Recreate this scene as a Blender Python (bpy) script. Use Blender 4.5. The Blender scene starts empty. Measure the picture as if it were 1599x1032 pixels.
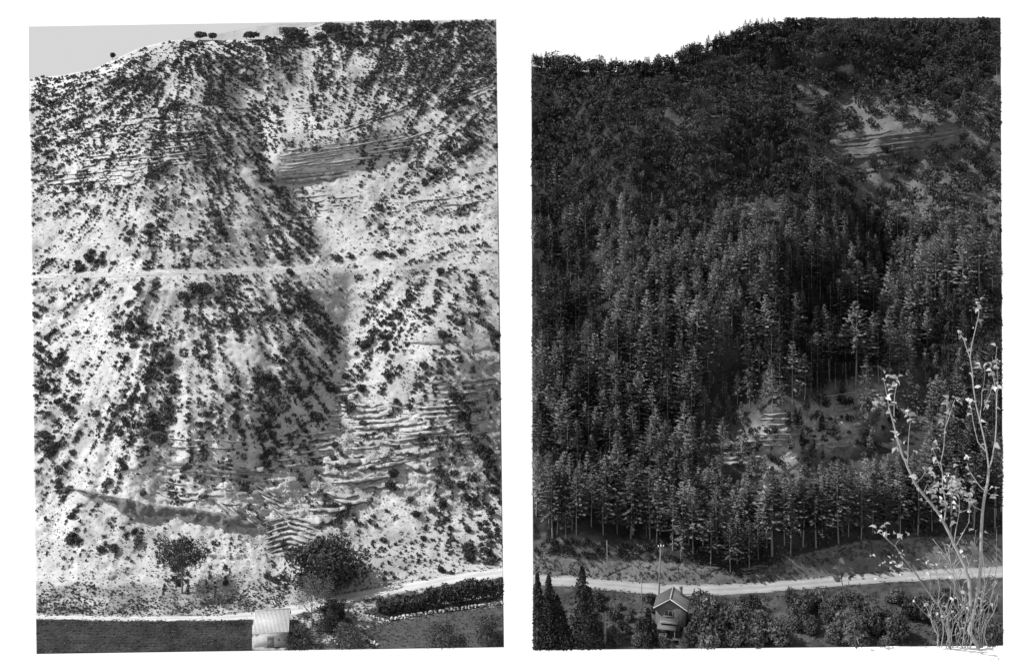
import bpy, bmesh, math, random
import numpy as np

# ------------------------------------------------------------------ camera, sky, sun, exposure
scene = bpy.context.scene
C = scene.collection
F = 2000.0            # focal length in units of a 1599 wide frame
CU, VH = 799.5, 100.0 # principal column, row of the horizon

cam_data = bpy.data.cameras.new("camera")
cam = bpy.data.objects.new("camera", cam_data)
C.objects.link(cam)
cam.location = (0, 0, 0)
cam.rotation_euler = (math.radians(90), 0, 0)
cam_data.sensor_width = 36.0
cam_data.lens = 36.0 * F / 1599.0
cam_data.shift_y = -(516.0 - VH) / 1599.0
cam_data.clip_start = 0.1
cam_data.clip_end = 5000
scene.camera = cam

SUN_EL, SUN_AZ = 46.0, -97.0      # azimuth from +Y towards +X
world = bpy.data.worlds.new("World")
scene.world = world
world.use_nodes = True
nt = world.node_tree
nt.nodes.clear()
w_out = nt.nodes.new("ShaderNodeOutputWorld")
w_bg = nt.nodes.new("ShaderNodeBackground")
w_sky = nt.nodes.new("ShaderNodeTexSky")
w_sky.sky_type = 'NISHITA'
w_sky.sun_disc = False
w_sky.sun_elevation = math.radians(SUN_EL)
w_sky.sun_rotation = math.radians(SUN_AZ)
w_sky.air_density = 1.0
w_sky.dust_density = 1.0
w_co = nt.nodes.new("ShaderNodeTexCoord")
w_sep = nt.nodes.new("ShaderNodeSeparateXYZ")
w_max = nt.nodes.new("ShaderNodeMath"); w_max.operation = 'MAXIMUM'; w_max.inputs[1].default_value = 0.1
w_cmb = nt.nodes.new("ShaderNodeCombineXYZ")
w_bw = nt.nodes.new("ShaderNodeRGBToBW")
nt.links.new(w_co.outputs['Generated'], w_sep.inputs[0])
nt.links.new(w_sep.outputs[0], w_cmb.inputs[0])
nt.links.new(w_sep.outputs[1], w_cmb.inputs[1])
nt.links.new(w_sep.outputs[2], w_max.inputs[0])
nt.links.new(w_max.outputs[0], w_cmb.inputs[2])
nt.links.new(w_cmb.outputs[0], w_sky.inputs[0])
nt.links.new(w_sky.outputs[0], w_bw.inputs[0])
nt.links.new(w_bw.outputs[0], w_bg.inputs[0])
nt.links.new(w_bg.outputs[0], w_out.inputs[0])
w_bg.inputs[1].default_value = 0.15

sun_data = bpy.data.lights.new("sun", 'SUN')
sun_data.energy = 4.2
sun_data.angle = math.radians(0.5)
sun_data.color = (1, 1, 1)
sun = bpy.data.objects.new("sun", sun_data)
C.objects.link(sun)
from mathutils import Vector
sd = Vector((math.sin(math.radians(SUN_AZ)) * math.cos(math.radians(SUN_EL)),
             math.cos(math.radians(SUN_AZ)) * math.cos(math.radians(SUN_EL)),
             math.sin(math.radians(SUN_EL))))
sun.rotation_euler = sd.to_track_quat('Z', 'Y').to_euler()

scene.view_settings.view_transform = 'Standard'
scene.view_settings.look = 'None'
scene.view_settings.gamma = 1.0
scene.view_settings.use_curve_mapping = False
scene.view_settings.exposure = 0.66
scene.render.engine = 'CYCLES'

# ------------------------------------------------------------------ helpers
RNG = np.random.default_rng(7)
random.seed(5)

def vnoise(x, y, seed=0):
    x = np.asarray(x, float); y = np.asarray(y, float)
    xi = np.floor(x).astype(np.int64); yi = np.floor(y).astype(np.int64)
    fx = x - xi; fy = y - yi
    fx = fx * fx * (3 - 2 * fx); fy = fy * fy * (3 - 2 * fy)
    def h(a, b):
        n = (a * 374761393 + b * 668265263 + seed * 974634777) & 0xffffffff
        n = ((n ^ (n >> 13)) * 1274126177) & 0xffffffff
        n = n ^ (n >> 16)
        return (n & 0xffff) / 65535.0
    return ((h(xi, yi) * (1 - fx) + h(xi + 1, yi) * fx) * (1 - fy)
            + (h(xi, yi + 1) * (1 - fx) + h(xi + 1, yi + 1) * fx) * fy)

def fbm(x, y, seed=0, octv=4, gain=0.5):
    a, s, tot = 1.0, 0.0, 0.0
    for o in range(octv):
        s = s + a * (vnoise(x * 2 ** o, y * 2 ** o, seed + o * 17) - 0.5)
        tot += a; a *= gain
    return s / tot * 2

def sstep(a, b, x):
    t = np.clip((np.asarray(x, float) - a) / (b - a), 0, 1)
    return t * t * (3 - 2 * t)

def lin(pts, x):
    return np.interp(x, [p[0] for p in pts], [p[1] for p in pts])

def polydist(pts, U, V):
    """distance to a polyline in picture units, signed side (+ = right of the downward line), parameter 0..1"""
    best = np.full(np.shape(U), 1e9); side = np.zeros(np.shape(U)); par = np.zeros(np.shape(U))
    n = len(pts) - 1
    for i in range(n):
        ax, ay = pts[i]; bx_, by_ = pts[i + 1]
        dx, dy = bx_ - ax, by_ - ay
        L2 = dx * dx + dy * dy
        t = np.clip(((U - ax) * dx + (V - ay) * dy) / L2, 0, 1)
        px, py = ax + t * dx, ay + t * dy
        dd = np.hypot(U - px, V - py)
        m = dd < best
        best = np.where(m, dd, best)
        s = np.sign((U - ax) * dy - (V - ay) * dx)
        side = np.where(m, s, side)
        par = np.where(m, (i + t) / n, par)
    return best, side, par

def inpoly(poly, U, V):
    U = np.asarray(U, float); V = np.asarray(V, float)
    r = np.zeros(U.shape, bool)
    n = len(poly)
    for i in range(n):
        x1, y1 = poly[i]; x2, y2 = poly[(i + 1) % n]
        c = ((y1 > V) != (y2 > V)) & (U < (x2 - x1) * (V - y1) / ((y2 - y1) if y2 != y1 else 1e-9) + x1)
        r ^= c
    return r

def P(u, v, d):
    u = np.asarray(u, float); v = np.asarray(v, float); d = np.asarray(d, float)
    return np.stack([(u - CU) / F * d, d, -(v - VH) / F * d], -1)

def proj(p):
    return p[..., 0] / p[..., 1] * F + CU, VH - p[..., 2] / p[..., 1] * F

def make_mesh(name, verts, faces_list, mats=None, smooth=False, mat_idx=None):
    """faces_list: list of int arrays (n,3) or (n,4)"""
    me = bpy.data.meshes.new(name)
    verts = np.asarray(verts, np.float32)
    me.vertices.add(len(verts))
    me.vertices.foreach_set("co", verts.ravel())
    fl = [np.asarray(f, np.int32) for f in faces_list if len(f)]
    loops = np.concatenate([f.ravel() for f in fl])
    sizes = np.concatenate([np.full(len(f), f.shape[1], np.int32) for f in fl])
    starts = np.concatenate([[0], np.cumsum(sizes)[:-1]]).astype(np.int32)
    me.loops.add(len(loops)); me.loops.foreach_set("vertex_index", loops)
    me.polygons.add(len(sizes)); me.polygons.foreach_set("loop_start", starts)
    if smooth:
        me.polygons.foreach_set("use_smooth", np.ones(len(sizes), bool))
    if mat_idx is not None:
        me.polygons.foreach_set("material_index", np.asarray(mat_idx, np.int32))
    me.update(calc_edges=True)
    for m in (mats or []):
        me.materials.append(m)
    return me

def link(name, data, parent=None, label=None, cat=None, group=None, kind=None):
    o = bpy.data.objects.new(name, data)
    C.objects.link(o)
    if parent is not None:
        o.parent = parent
    if label: o["label"] = label
    if cat: o["category"] = cat
    if group: o["group"] = group
    if kind: o["kind"] = kind
    return o

class MB:
    """collects boxes, tubes and quads for one mesh"""
    def __init__(s):
        s.v = []; s.f = []
    def quad(s, a, b, c, d):
        n = len(s.v); s.v += [a, b, c, d]; s.f.append((n, n + 1, n + 2, n + 3))
    def hexa(s, p):
        n = len(s.v); s.v += [tuple(q) for q in p]
        for q in ((0, 3, 2, 1), (4, 5, 6, 7), (0, 1, 5, 4), (1, 2, 6, 5), (2, 3, 7, 6), (3, 0, 4, 7)):
            s.f.append(tuple(n + i for i in q))
    def box(s, x0, x1, y0, y1, z0, z1):
        s.hexa([(x0, y0, z0), (x1, y0, z0), (x1, y1, z0), (x0, y1, z0), (x0, y0, z1), (x1, y0, z1), (x1, y1, z1), (x0, y1, z1)])
    def tube(s, pts, rad, sides=6):
        pts = [np.array(p, float) for p in pts]
        n0 = len(s.v); k = len(pts)
        for i, p in enumerate(pts):
            t = pts[min(i + 1, k - 1)] - pts[max(i - 1, 0)]
            t = t / (np.linalg.norm(t) + 1e-9)
            a = np.cross(t, (0, 1, 0)) if abs(t[1]) < .9 else np.cross(t, (1, 0, 0))
            a /= np.linalg.norm(a) + 1e-9; b = np.cross(t, a)
            for j in range(sides):
                q = 2 * math.pi * j / sides
                s.v.append(tuple(p + rad[i] * (math.cos(q) * a + math.sin(q) * b)))
        for i in range(k - 1):
            for j in range(sides):
                a0 = n0 + i * sides + j; a1 = n0 + i * sides + (j + 1) % sides
                s.f.append((a0, a1, a1 + sides, a0 + sides))
        n1 = len(s.v); s.v.append(tuple(pts[-1] + 0)); 
        for j in range(sides):
            s.f.append((n0 + (k - 1) * sides + j, n0 + (k - 1) * sides + (j + 1) % sides, n1, n1))
    def mesh(s, name, mats, smooth=False):
        tri = [f[:3] for f in s.f if len(set(f)) == 3]
        qd = [f for f in s.f if len(set(f)) == 4]
        return make_mesh(name, s.v, [np.array(qd).reshape(-1, 4), np.array(tri).reshape(-1, 3)], mats, smooth)

# ------------------------------------------------------------------ materials (all grey: the scene is monochrome)
def mat_basic(name, val, rough=0.9, var=0.0, scale=1.0, rnd=0.0, bump=0.0, detail=6.0, attr=None, ramp=None, spec=0.2, speck=0.0, speck_scale=1.5, transl=0.0):
    m = bpy.data.materials.new(name); m.use_nodes = True
    n = m.node_tree; N = n.nodes; L = n.links
    b = N["Principled BSDF"]
    b.inputs["Roughness"].default_value = rough
    b.inputs["Specular IOR Level"].default_value = spec
    cur = None
    if attr:
        a = N.new("ShaderNodeAttribute"); a.attribute_name = attr
        cur = a.outputs["Fac"]
    else:
        vv = N.new("ShaderNodeValue"); vv.outputs[0].default_value = val
        cur = vv.outputs[0]
    def mul(x, y):
        q = N.new("ShaderNodeMath"); q.operation = 'MULTIPLY'
        L.new(x, q.inputs[0])
        if isinstance(y, float): q.inputs[1].default_value = y
        else: L.new(y, q.inputs[1])
        return q.outputs[0]
    geo = N.new("ShaderNodeNewGeometry")
    noise_out = None
    if var > 0 or bump > 0:
        for k, (sc, amt) in enumerate(((scale, var), (scale * 6.3, var * 0.7))):
            t = N.new("ShaderNodeTexNoise")
            t.inputs["Scale"].default_value = sc; t.inputs["Detail"].default_value = detail
            t.inputs["Roughness"].default_value = 0.65
            L.new(geo.outputs["Position"], t.inputs["Vector"])
            r = N.new("ShaderNodeMapRange")
            r.inputs[1].default_value = 0.3; r.inputs[2].default_value = 0.7
            r.inputs[3].default_value = 1 - amt; r.inputs[4].default_value = 1 + amt
            L.new(t.outputs["Fac"], r.inputs[0])
            cur = mul(cur, r.outputs[0])
            noise_out = t.outputs["Fac"]
    if speck > 0:
        t = N.new("ShaderNodeTexNoise"); t.inputs["Scale"].default_value = speck_scale; t.inputs["Detail"].default_value = 2.0
        L.new(geo.outputs["Position"], t.inputs["Vector"])
        r = N.new("ShaderNodeMapRange"); r.inputs[1].default_value = 0.60; r.inputs[2].default_value = 0.68
        r.inputs[3].default_value = 1.0; r.inputs[4].default_value = 1 - speck
        L.new(t.outputs["Fac"], r.inputs[0]); cur = mul(cur, r.outputs[0])
    if rnd > 0:
        oi = N.new("ShaderNodeObjectInfo")
        r = N.new("ShaderNodeMapRange"); r.inputs[3].default_value = 1 - rnd; r.inputs[4].default_value = 1 + rnd
        L.new(oi.outputs["Random"], r.inputs[0]); cur = mul(cur, r.outputs[0])
    cc = N.new("ShaderNodeCombineColor")
    for i in range(3): L.new(cur, cc.inputs[i])
    L.new(cc.outputs[0], b.inputs["Base Color"])
    if bump > 0:
        bn = N.new("ShaderNodeBump"); bn.inputs["Strength"].default_value = bump; bn.inputs["Distance"].default_value = 0.3
        L.new(noise_out, bn.inputs["Height"]); L.new(bn.outputs[0], b.inputs["Normal"])
    if transl > 0:
        tr = N.new("ShaderNodeBsdfTranslucent"); L.new(cc.outputs[0], tr.inputs[0])
        mx = N.new("ShaderNodeMixShader"); mx.inputs[0].default_value = transl
        L.new(b.outputs[0], mx.inputs[1]); L.new(tr.outputs[0], mx.inputs[2])
        L.new(mx.outputs[0], N["Material Output"].inputs[0])
    return m

M = {}
M['limestone'] = mat_basic("limestone_scree", .5, .95, .16, .12, bump=.5, attr="albedo", speck=.45, speck_scale=1.1)
M['forestground'] = mat_basic("forest_ground", .1, .95, .3, .2, bump=.5, attr="albedo", speck=.5, speck_scale=.9)
M['rock'] = mat_basic("bedded_rock", .38, .95, .2, .5, bump=.5, rnd=.12)
M['marl'] = mat_basic("grey_marl", .14, .95, .3, .6, bump=.7, rnd=.1)
M['rockdark'] = mat_basic("weathered_rock", .2, .95, .3, .5, bump=.6, rnd=.2)
M['rockB'] = mat_basic("dark_weathered_rock", .1, .95, .3, .5, bump=.6, rnd=.25)
M['undershade'] = mat_basic("bed_undershade", .12, .95, .3, .6, bump=.5, rnd=.2)  # dark tone painted in for the shade under each bed
M['rockC'] = mat_basic("clearing_rock", .27, .95, .3, .5, bump=.6, rnd=.25)
M['road_pale'] = mat_basic("white_gravel", .42, .95, .08, .4, bump=.1, attr="albedo")
M['road_gravel'] = mat_basic("grey_gravel_road", .26, .95, .12, .25, bump=.1, attr="albedo")
M['path'] = mat_basic("pale_track", .36, .95, .1, .5, attr="albedo")
M['soil'] = mat_basic("ploughed_soil", .024, .95, .75, .22, bump=.8)
M['meadow'] = mat_basic("meadow", .065, .95, .35, .6, bump=.6)
M['bush'] = mat_basic("scrub_leaves", .055, .8, .35, .25, rnd=.35, transl=.1)
M['bushpale'] = mat_basic("pale_scrub_leaves", .1, .8, .4, .3, rnd=.3, transl=.1)
M['tuft'] = mat_basic("dry_tuft", .075, .9, .4, .2)
M['pine'] = mat_basic("pine_needles", .10, .8, .55, .13, rnd=.45, transl=.1)
M['broad'] = mat_basic("broadleaf", .033, .8, .55, .12, rnd=.45, transl=.15)
M['bark'] = mat_basic("bark", .14, .95, .3, 3.0)
M['barkpale'] = mat_basic("pale_bark", .2, .8, .25, 8.0)
M['leafpale'] = mat_basic("pale_leaf", .33, .55, .2, 5.0, rnd=.4, transl=.3)
M['plaster'] = mat_basic("old_plaster", .34, .9, .2, 1.2, bump=.2)
M['roofpale'] = mat_basic("pale_roof", .4, .9, .1, 1.5, bump=.3)
M['tile'] = mat_basic("roof_tile", .085, .85, .2, 2.0, rnd=.25)
M['dark'] = mat_basic("dark_opening", .015, .7)
M['wood'] = mat_basic("weathered_wood", .16, .9, .25, 2.0)
M['white'] = mat_basic("white_paint", .75, .7, .05, 2.0)
M['stone'] = mat_basic("field_stone", .42, .95, .25, 1.5, rnd=.3)

def sky_mat():
    m = bpy.data.materials.new("pale_grey_sky"); m.use_nodes = True
    n = m.node_tree; n.nodes.clear()
    o = n.nodes.new("ShaderNodeOutputMaterial"); e = n.nodes.new("ShaderNodeEmission")
    e.inputs[0].default_value = (.43, .43, .43, 1); e.inputs[1].default_value = 1.0
    n.links.new(e.outputs[0], o.inputs[0])
    return m

# ------------------------------------------------------------------ terrain of the two hillsides
STEP = 2.0
class Panel: pass

def build_depth(p):
    us = np.arange(p.u0 - 12, p.u1 + 13, STEP); vs = np.arange(0, 1044, STEP)
    U, V = np.meshgrid(us, vs)
    s = np.radians(p.slope(U, V))
    t = (V - VH) / F
    integ = 1.0 / np.maximum(np.tan(s) + t, 0.06) * (STEP / F)
    Cm = np.flipud(np.cumsum(np.flipud(integ), 0))
    vr = p.road_v(us)
    idx = (vr - vs[0]) / STEP
    i0 = np.floor(idx).astype(int); fr = idx - i0
    Cr = Cm[i0, np.arange(len(us))] * (1 - fr) + Cm[i0 + 1, np.arange(len(us))] * fr
    dr = p.zroad * F / (vr - VH)
    D = dr[None, :] * np.exp(Cm - Cr[None, :])
    ker = np.exp(-(np.arange(-9, 10) * STEP / 7.0) ** 2 / 2); ker /= ker.sum()
    Dp = np.pad(D, ((0, 0), (9, 9)), mode='edge')
    D = sum(ker[i] * Dp[:, i:i + D.shape[1]] for i in range(19))
    D = D + p.relief(U, V) * sstep(12, 90, vr[None, :] - V)
    p.us, p.vs, p.D = us, vs, D

def dep(p, u, v):
    u = np.asarray(u, float); v = np.asarray(v, float)
    x = np.clip((u - p.us[0]) / STEP, 0, len(p.us) - 1.001); y = np.clip((v - p.vs[0]) / STEP, 0, len(p.vs) - 1.001)
    xi = x.astype(int); yi = y.astype(int); fx = x - xi; fy = y - yi
    D = p.D
    return (D[yi, xi] * (1 - fx) + D[yi, xi + 1] * fx) * (1 - fy) + (D[yi + 1, xi] * (1 - fx) + D[yi + 1, xi + 1] * fx) * fy

def G(p, u, v):           # ground point seen at (u, v)
    return P(u, v, dep(p, u, v))

def inside(p, u, v, m=0.0):
    return (u > p.uL(v) + m) & (u < p.uR(v) - m) & (v > p.vborder(u) + m) & (v < p.vB(u) - m)

def terrain_mesh(p, name, mat, step=2.4):
    nu = int((p.u1 - p.u0) / step); nv = int((p.vB(p.u0) - 30) / step)
    a = np.linspace(0, 1, nu + 1)[None, :]; b = np.linspace(0, 1, nv + 1)[:, None]
    vapprox = 30 + b * (p.vB(p.u0) - 30)
    U = p.uL(vapprox) + a * (p.uR(vapprox) - p.uL(vapprox))
    V = p.vtop(U[0])[None, :] + b * (p.vB(U) - p.vtop(U[0])[None, :])
    U = p.uL(V) + a * (p.uR(V) - p.uL(V))
    d = dep(p, U, V)
    pts = P(U, V, d)
    alb = p.albedo(U, V)
    nr, nc = U.shape
    verts = pts.reshape(-1, 3)
    idx = np.arange(nr * nc).reshape(nr, nc)
    quads = np.stack([idx[1:, :-1], idx[1:, 1:], idx[:-1, 1:], idx[:-1, :-1]], -1).reshape(-1, 4)
    # solid sides and back down to the base
    loop = np.concatenate([idx[0, :], idx[1:, -1], idx[-1, ::-1][1:], idx[::-1, 0][1:-1]])
    top = verts[loop]
    ul, vl = proj(top)
    um = (p.u0 + p.u1) / 2
    ui = um + (ul - um) * .93
    dl = top[:, 1] + 100
    low = np.stack([(ui - CU) / F * dl, dl, np.full(len(dl), -132.0)], 1)
    n0 = len(verts)
    verts = np.concatenate([verts, low])
    k = len(loop); li = np.arange(k)
    sk = np.stack([loop[li], loop[(li + 1) % k], n0 + (li + 1) % k, n0 + li], -1)
    me = make_mesh(name, verts, [quads, sk], [mat], True)
    at = me.attributes.new("albedo", 'FLOAT', 'POINT')
    at.data.foreach_set("value", np.concatenate([alb.ravel(), alb.ravel()[loop]]).astype(np.float32))
    return link(name, me, kind="structure")

def drape(p, name, poly, lift, mat, parent=None):
    us = np.arange(p.u0, p.u1 + 2, 2.0); vs = np.arange(0, 1034, 2.0)
    U, V = np.meshgrid(us, vs)
    m = inpoly(poly, U[:-1, :-1] + 1, V[:-1, :-1] + 1)
    m &= inside(p, U[:-1, :-1] + 1, V[:-1, :-1] + 1, 1.0)
    pts = G(p, U, V) + np.array([0, -lift * .3, lift])
    idx = np.arange(U.size).reshape(U.shape)
    q = np.stack([idx[1:, :-1], idx[1:, 1:], idx[:-1, 1:], idx[:-1, :-1]], -1)[m]
    used = np.unique(q); remap = np.zeros(U.size, int); remap[used] = np.arange(len(used))
    me = make_mesh(name, pts.reshape(-1, 3)[used], [remap[q]], [mat], True)
    return link(name, me, parent, kind=None if parent else "structure")

def strip(p, name, pts, hw, lift, mat, base, n=150):
    """a road or track: strip along picture points with half thickness hw(u); two wheel tracks worn paler"""
    us = np.linspace(pts[0][0], pts[-1][0], n); vc = lin(pts, us) + fbm(us / 26, us * 0, 57, 3) * (1.8 if name == 'path' else .5)
    rows = []; alb = []
    for k in np.linspace(-1, 1, 11):
        vv = vc + k * hw(us) + (fbm(us / 9, us * 0 + k, 3, 3) * 1.6 if abs(k) > .95 else 0)
        rows.append(G(p, us, vv) + np.array([0, 0, lift + (.0 if abs(k) < 1 else -.02)]))
        tr = .86 + .2 * math.exp(-((abs(k) - .42) / .16) ** 2) - .22 * (abs(k) > .9)
        alb.append(base * (tr + .16 * fbm(us / 22, us * 0 + k * 1.7, 19, 3)))
    V_ = np.stack(rows, 0); idx = np.arange(V_.shape[0] * n).reshape(-1, n)
    q = np.stack([idx[1:, :-1], idx[1:, 1:], idx[:-1, 1:], idx[:-1, :-1]], -1).reshape(-1, 4)
    me = make_mesh(name, V_.reshape(-1, 3), [q], [mat], True)
    at = me.attributes.new("albedo", 'FLOAT', 'POINT'); at.data.foreach_set("value", np.concatenate(alb).astype(np.float32))
    return link(name, me, kind="structure")

# ---- left: the bare hillside
A = Panel()
A.u0, A.u1, A.zroad = 45, 787, 117.0
A.uL = lambda v: 45 + (np.asarray(v, float) - 42) / 978 * 12
A.uR = lambda v: 775 + (np.asarray(v, float) - 30) / 980 * 12
A.vborder = lambda u: 42 - (np.asarray(u, float) - 45) / 730 * 12
A.vB = lambda u: 1020.5 - (np.asarray(u, float) - 57) / 730 * 10.5
A_top = [(40, 123), (100, 117), (150, 106), (180, 92), (215, 76), (250, 67), (275, 62), (320, 63), (370, 63), (420, 61), (450, 54), (480, 44), (505, 36), (600, 33), (790, 30)]
A.vtop = lambda u: np.maximum(lin(A_top, u), A.vborder(u))
A_road = [(30, 963), (200, 965.5), (330, 965), (400, 961), (450, 953), (490, 945), (530, 936), (600, 922), (700, 905), (800, 891)]
A.road_v = lambda u: lin(A_road, u)
A.road_hw = lambda u: lin([(40, 3.6), (300, 4), (390, 6), (450, 9), (520, 9), (600, 7.5), (800, 9)], u)
A_lineA = [(325, 85), (345, 130), (372, 180), (412, 245), (452, 315), (503, 395)]
A_gully = [(505, 392), (545, 445), (553, 490), (541, 560), (530, 620), (507, 700), (472, 770), (447, 830), (440, 885)]
A_bank_top = [(95, 757), (150, 768), (200, 778), (240, 788), (300, 792), (345, 800), (405, 818)]
A_bank_bot = [(95, 760), (150, 780), (190, 799), (222, 814), (245, 807), (265, 806), (300, 813), (345, 823), (405, 827)]

def A_slope(U, V):
    w = A.road_v(U) - V; hw = A.road_hw(U)
    s = 21 + 20 * sstep(70, 150, w)
    s = s + 4 * fbm(U / 120, V / 70, 11, 1)
    s = np.where(w < hw + 6, 0 + 21 * sstep(hw, hw + 6, w), s)
    s = np.where(w < -hw, 10 + 25 * np.exp(-((w + hw + 5) / 4) ** 2), s)
    bench = np.exp(-((V - lin([(45, 431), (200, 426), (420, 421), (520, 418), (620, 414), (790, 420)], U)) / 7) ** 2)
    bench = bench * lin([(45, 1), (480, 1), (540, .7), (640, .5), (790, .15)], U)
    s = s * (1 - .85 * bench)
    cliff = sstep(405, 440, U) * sstep(660, 560, U) * sstep(-14, 4, V - lin([(420, 240), (640, 208)], U)) * sstep(14, -4, V - lin([(420, 290), (640, 240)], U))
    s = s * (1 - cliff) + 66 * cliff
    vv = V - lin([(420, 240), (640, 208)], U)
    bowl = sstep(405, 440, U) * sstep(660, 560, U) * sstep(-75, -55, vv) * sstep(-4, -22, vv)
    s = s * (1 - bowl) + 26 * bowl
    bt = lin(A_bank_top, U); bb = lin(A_bank_bot, U)
    bank = ((V > bt) & (V < bb) & (U > 95) & (U < 405))
    s = np.where(bank, 84, s)
    crest = sstep(34, 4, V - lin(A_top, U)) * sstep(520, 420, U)
    s = s * (1 - .55 * crest)
    return s
A.slope = A_slope

def A_relief(U, V):
    d, side, par = polydist(A_lineA, U, V)
    sg = d * side
    R = 7 / (1 + np.exp(-sg / 9)) * np.exp(-np.maximum(sg, 0) / 190) * sstep(75, 150, V) * sstep(425, 350, V)
    R += -6 * np.exp(-((U - 265) / 130) ** 2 - ((V - 240) / 150) ** 2)
    d, side, par = polydist(A_gully, U + 12 * fbm(V / 34, U / 90, 47, 3), V)
    d = np.sqrt(d * d + 36)
    amp = lin([(0, 4.5), (.25, 7), (.5, 6.5), (.75, 4), (1, 3)], par)
    R += amp * np.exp(-d / lin([(0, 50), (.4, 85), (1, 45)], par)) * sstep(360, 430, V)
    R += -5 * np.exp(-((U - 300) / 150) ** 2 - ((V - 590) / 140) ** 2)
    R += -7 * np.exp(-((U - 690) / 95) ** 2 - ((V - 560) / 130) ** 2)
    R += 2.5 * fbm(U / 150, V / 110, 21, 2)
    # rills following the fall line
    th = np.arctan2(U - 310, np.maximum(V - 200, 30))
    R += 0.7 * fbm(th * 26, V / 190, 31, 3) * sstep(420, 470, V)
    rock = np.exp(-((U - 600) / 190) ** 2 - ((V - 700) / 75) ** 2) + .8 * np.exp(-((U - 430) / 70) ** 2 - ((V - 790) / 70) ** 2) + .7 * np.exp(-((U - 320) / 110) ** 2 - ((V - 745) / 35) ** 2)
    R += rock * (1.1 * fbm(U / 16, (V + .04 * U) / 5, 43, 3, .65) + .5 * np.abs(fbm(U / 9, V / 7, 44, 2)))
    R += .55 * fbm(U / 24, V / 20, 41, 3) + .4 * fbm(U / 8, V / 5, 51, 3, .7)
    # thin bedding steps
    bed = (V + .10 * (U - 400) * np.where(V < 330, 1, .25)) / 7.5
    strat = np.clip(fbm(U / 60, V / 35, 61, 2) * 1.4, 0, 1)
    R += .9 * fbm(U / 70, bed * 1.2 + fbm(U / 40, V / 40, 71), 73, 2) * strat
    return R
A.relief = A_relief

def A_alb(U, V):
    a = .37 + .05 * fbm(U / 60, V / 60, 5)
    w = A.road_v(U) - V
    verge = np.clip(1.6 * fbm(U / 30, V / 14, 81, 3) + .55, 0, 1) * sstep(62, 40, w) * sstep(0, 6, w) * sstep(440, 330, U)
    a = a * (1 - verge) + .17 * verge
    v2 = sstep(-.1, .35, fbm(U / 16, V / 9, 83, 3) + .2) * (w < 0) * (U > 393)
    a = a * (1 - .82 * v2)
    marl = np.clip(fbm(U / 45, V / 22, 85, 3) * 1.5, 0, .5)
    a = a * (1 - marl * .5)
    a = np.where((w < -A.road_hw(U) + 1.5) & (U < 394), .026 + .012 * fbm(U / 9, V / 5, 87, 3), a)
    mead = inpoly([(605, 972), (650, 964), (720, 954), (800, 944), (800, 1040), (602, 1040), (560, 985)], U, V)
    a = np.where(mead, .065, a)
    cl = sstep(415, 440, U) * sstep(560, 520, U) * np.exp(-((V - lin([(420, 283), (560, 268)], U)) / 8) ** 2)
    a = a * (1 - .6 * cl)  # foot of the cliff darkened, shade below the overhangs put into the albedo
    pool = np.exp(-((U - 540) / 26) ** 2 - ((V - 432) / 12) ** 2)
    a = a * (1 - .45 * pool)
    return a
A.albedo = A_alb
build_depth(A)
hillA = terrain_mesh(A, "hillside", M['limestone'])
hillA["label"] = "pale bare limestone hillside with a central gully, left of the two"

# ---- right: the forested hillside
B = Panel()
B.u0, B.u1, B.zroad = 829, 1567, 117.0
B.uL = lambda v: 829.5 + (np.asarray(v, float) - 30) / 984 * 3
B.uR = lambda v: 1562.5 + (np.asarray(v, float) - 28) / 980 * 4
B.vborder = lambda u: 27.5 + 0 * np.asarray(u, float)
B.vB = lambda u: 1014.5 - (np.asarray(u, float) - 832) / 735 * 7
B_top = [(820, 104), (880, 108), (920, 114), (1000, 112), (1050, 102), (1090, 86), (1130, 70), (1170, 56), (1210, 47), (1250, 40), (1290, 29), (1580, 28)]
B.vtop = lambda u: np.maximum(lin(B_top, u), 28)
B_road = [(800, 903), (832, 905), (900, 908.5), (960, 914), (1030, 920.5), (1100, 921.5), (1160, 919), (1250, 912), (1350, 904), (1430, 898), (1600, 891)]
B.road_v = lambda u: lin(B_road, u)
B.road_hw = lambda u: lin([(830, 8), (960, 8.5), (1060, 9), (1120, 8.5), (1250, 8), (1600, 9)], u)
B_bank = [(820, 866), (900, 873), (960, 877), (1030, 877), (1090, 882), (1130, 894), (1160, 902), (1185, 892), (1210, 880), (1250, 866), (1300, 853), (1350, 844), (1430, 838), (1580, 834)]
B_lineA = [(1165, 70), (1215, 140), (1262, 200), (1300, 250), (1335, 300), (1368, 345)]
B_crest = [(1225, 320), (1175, 400), (1130, 500), (1095, 620), (1075, 740)]
B_gully = [(1370, 340), (1392, 400), (1374, 470), (1330, 560), (1290, 625), (1215, 700), (1160, 780), (1160, 895)]

def B_slope(U, V):
    w = B.road_v(U) - V; hw = B.road_hw(U); bh = B.road_v(U) - lin(B_bank, U)
    s = 27 + 13 * sstep(40, 130, w) + 4 * fbm(U / 120, V / 70, 111, 1)
    s = np.where(w < bh, 52.0, s)
    s = np.where(w < hw + 3, 0 + 30 * sstep(hw, hw + 3, w), s)
    s = np.where(w < -hw, 11 + 26 * np.exp(-((w + hw + 7) / 5) ** 2), s)
    cliff = sstep(1285, 1305, U) * sstep(1530, 1440, U) * sstep(-12, 4, V - lin([(1295, 225), (1500, 195)], U)) * sstep(12, -4, V - lin([(1295, 265), (1500, 222)], U))
    s = s * (1 - cliff) + 62 * cliff
    vv = V - lin([(1295, 225), (1500, 195)], U)
    bowl = sstep(1285, 1305, U) * sstep(1530, 1440, U) * sstep(-70, -50, vv) * sstep(-4, -20, vv)
    return s * (1 - bowl) + 27 * bowl
B.slope = B_slope

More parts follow.
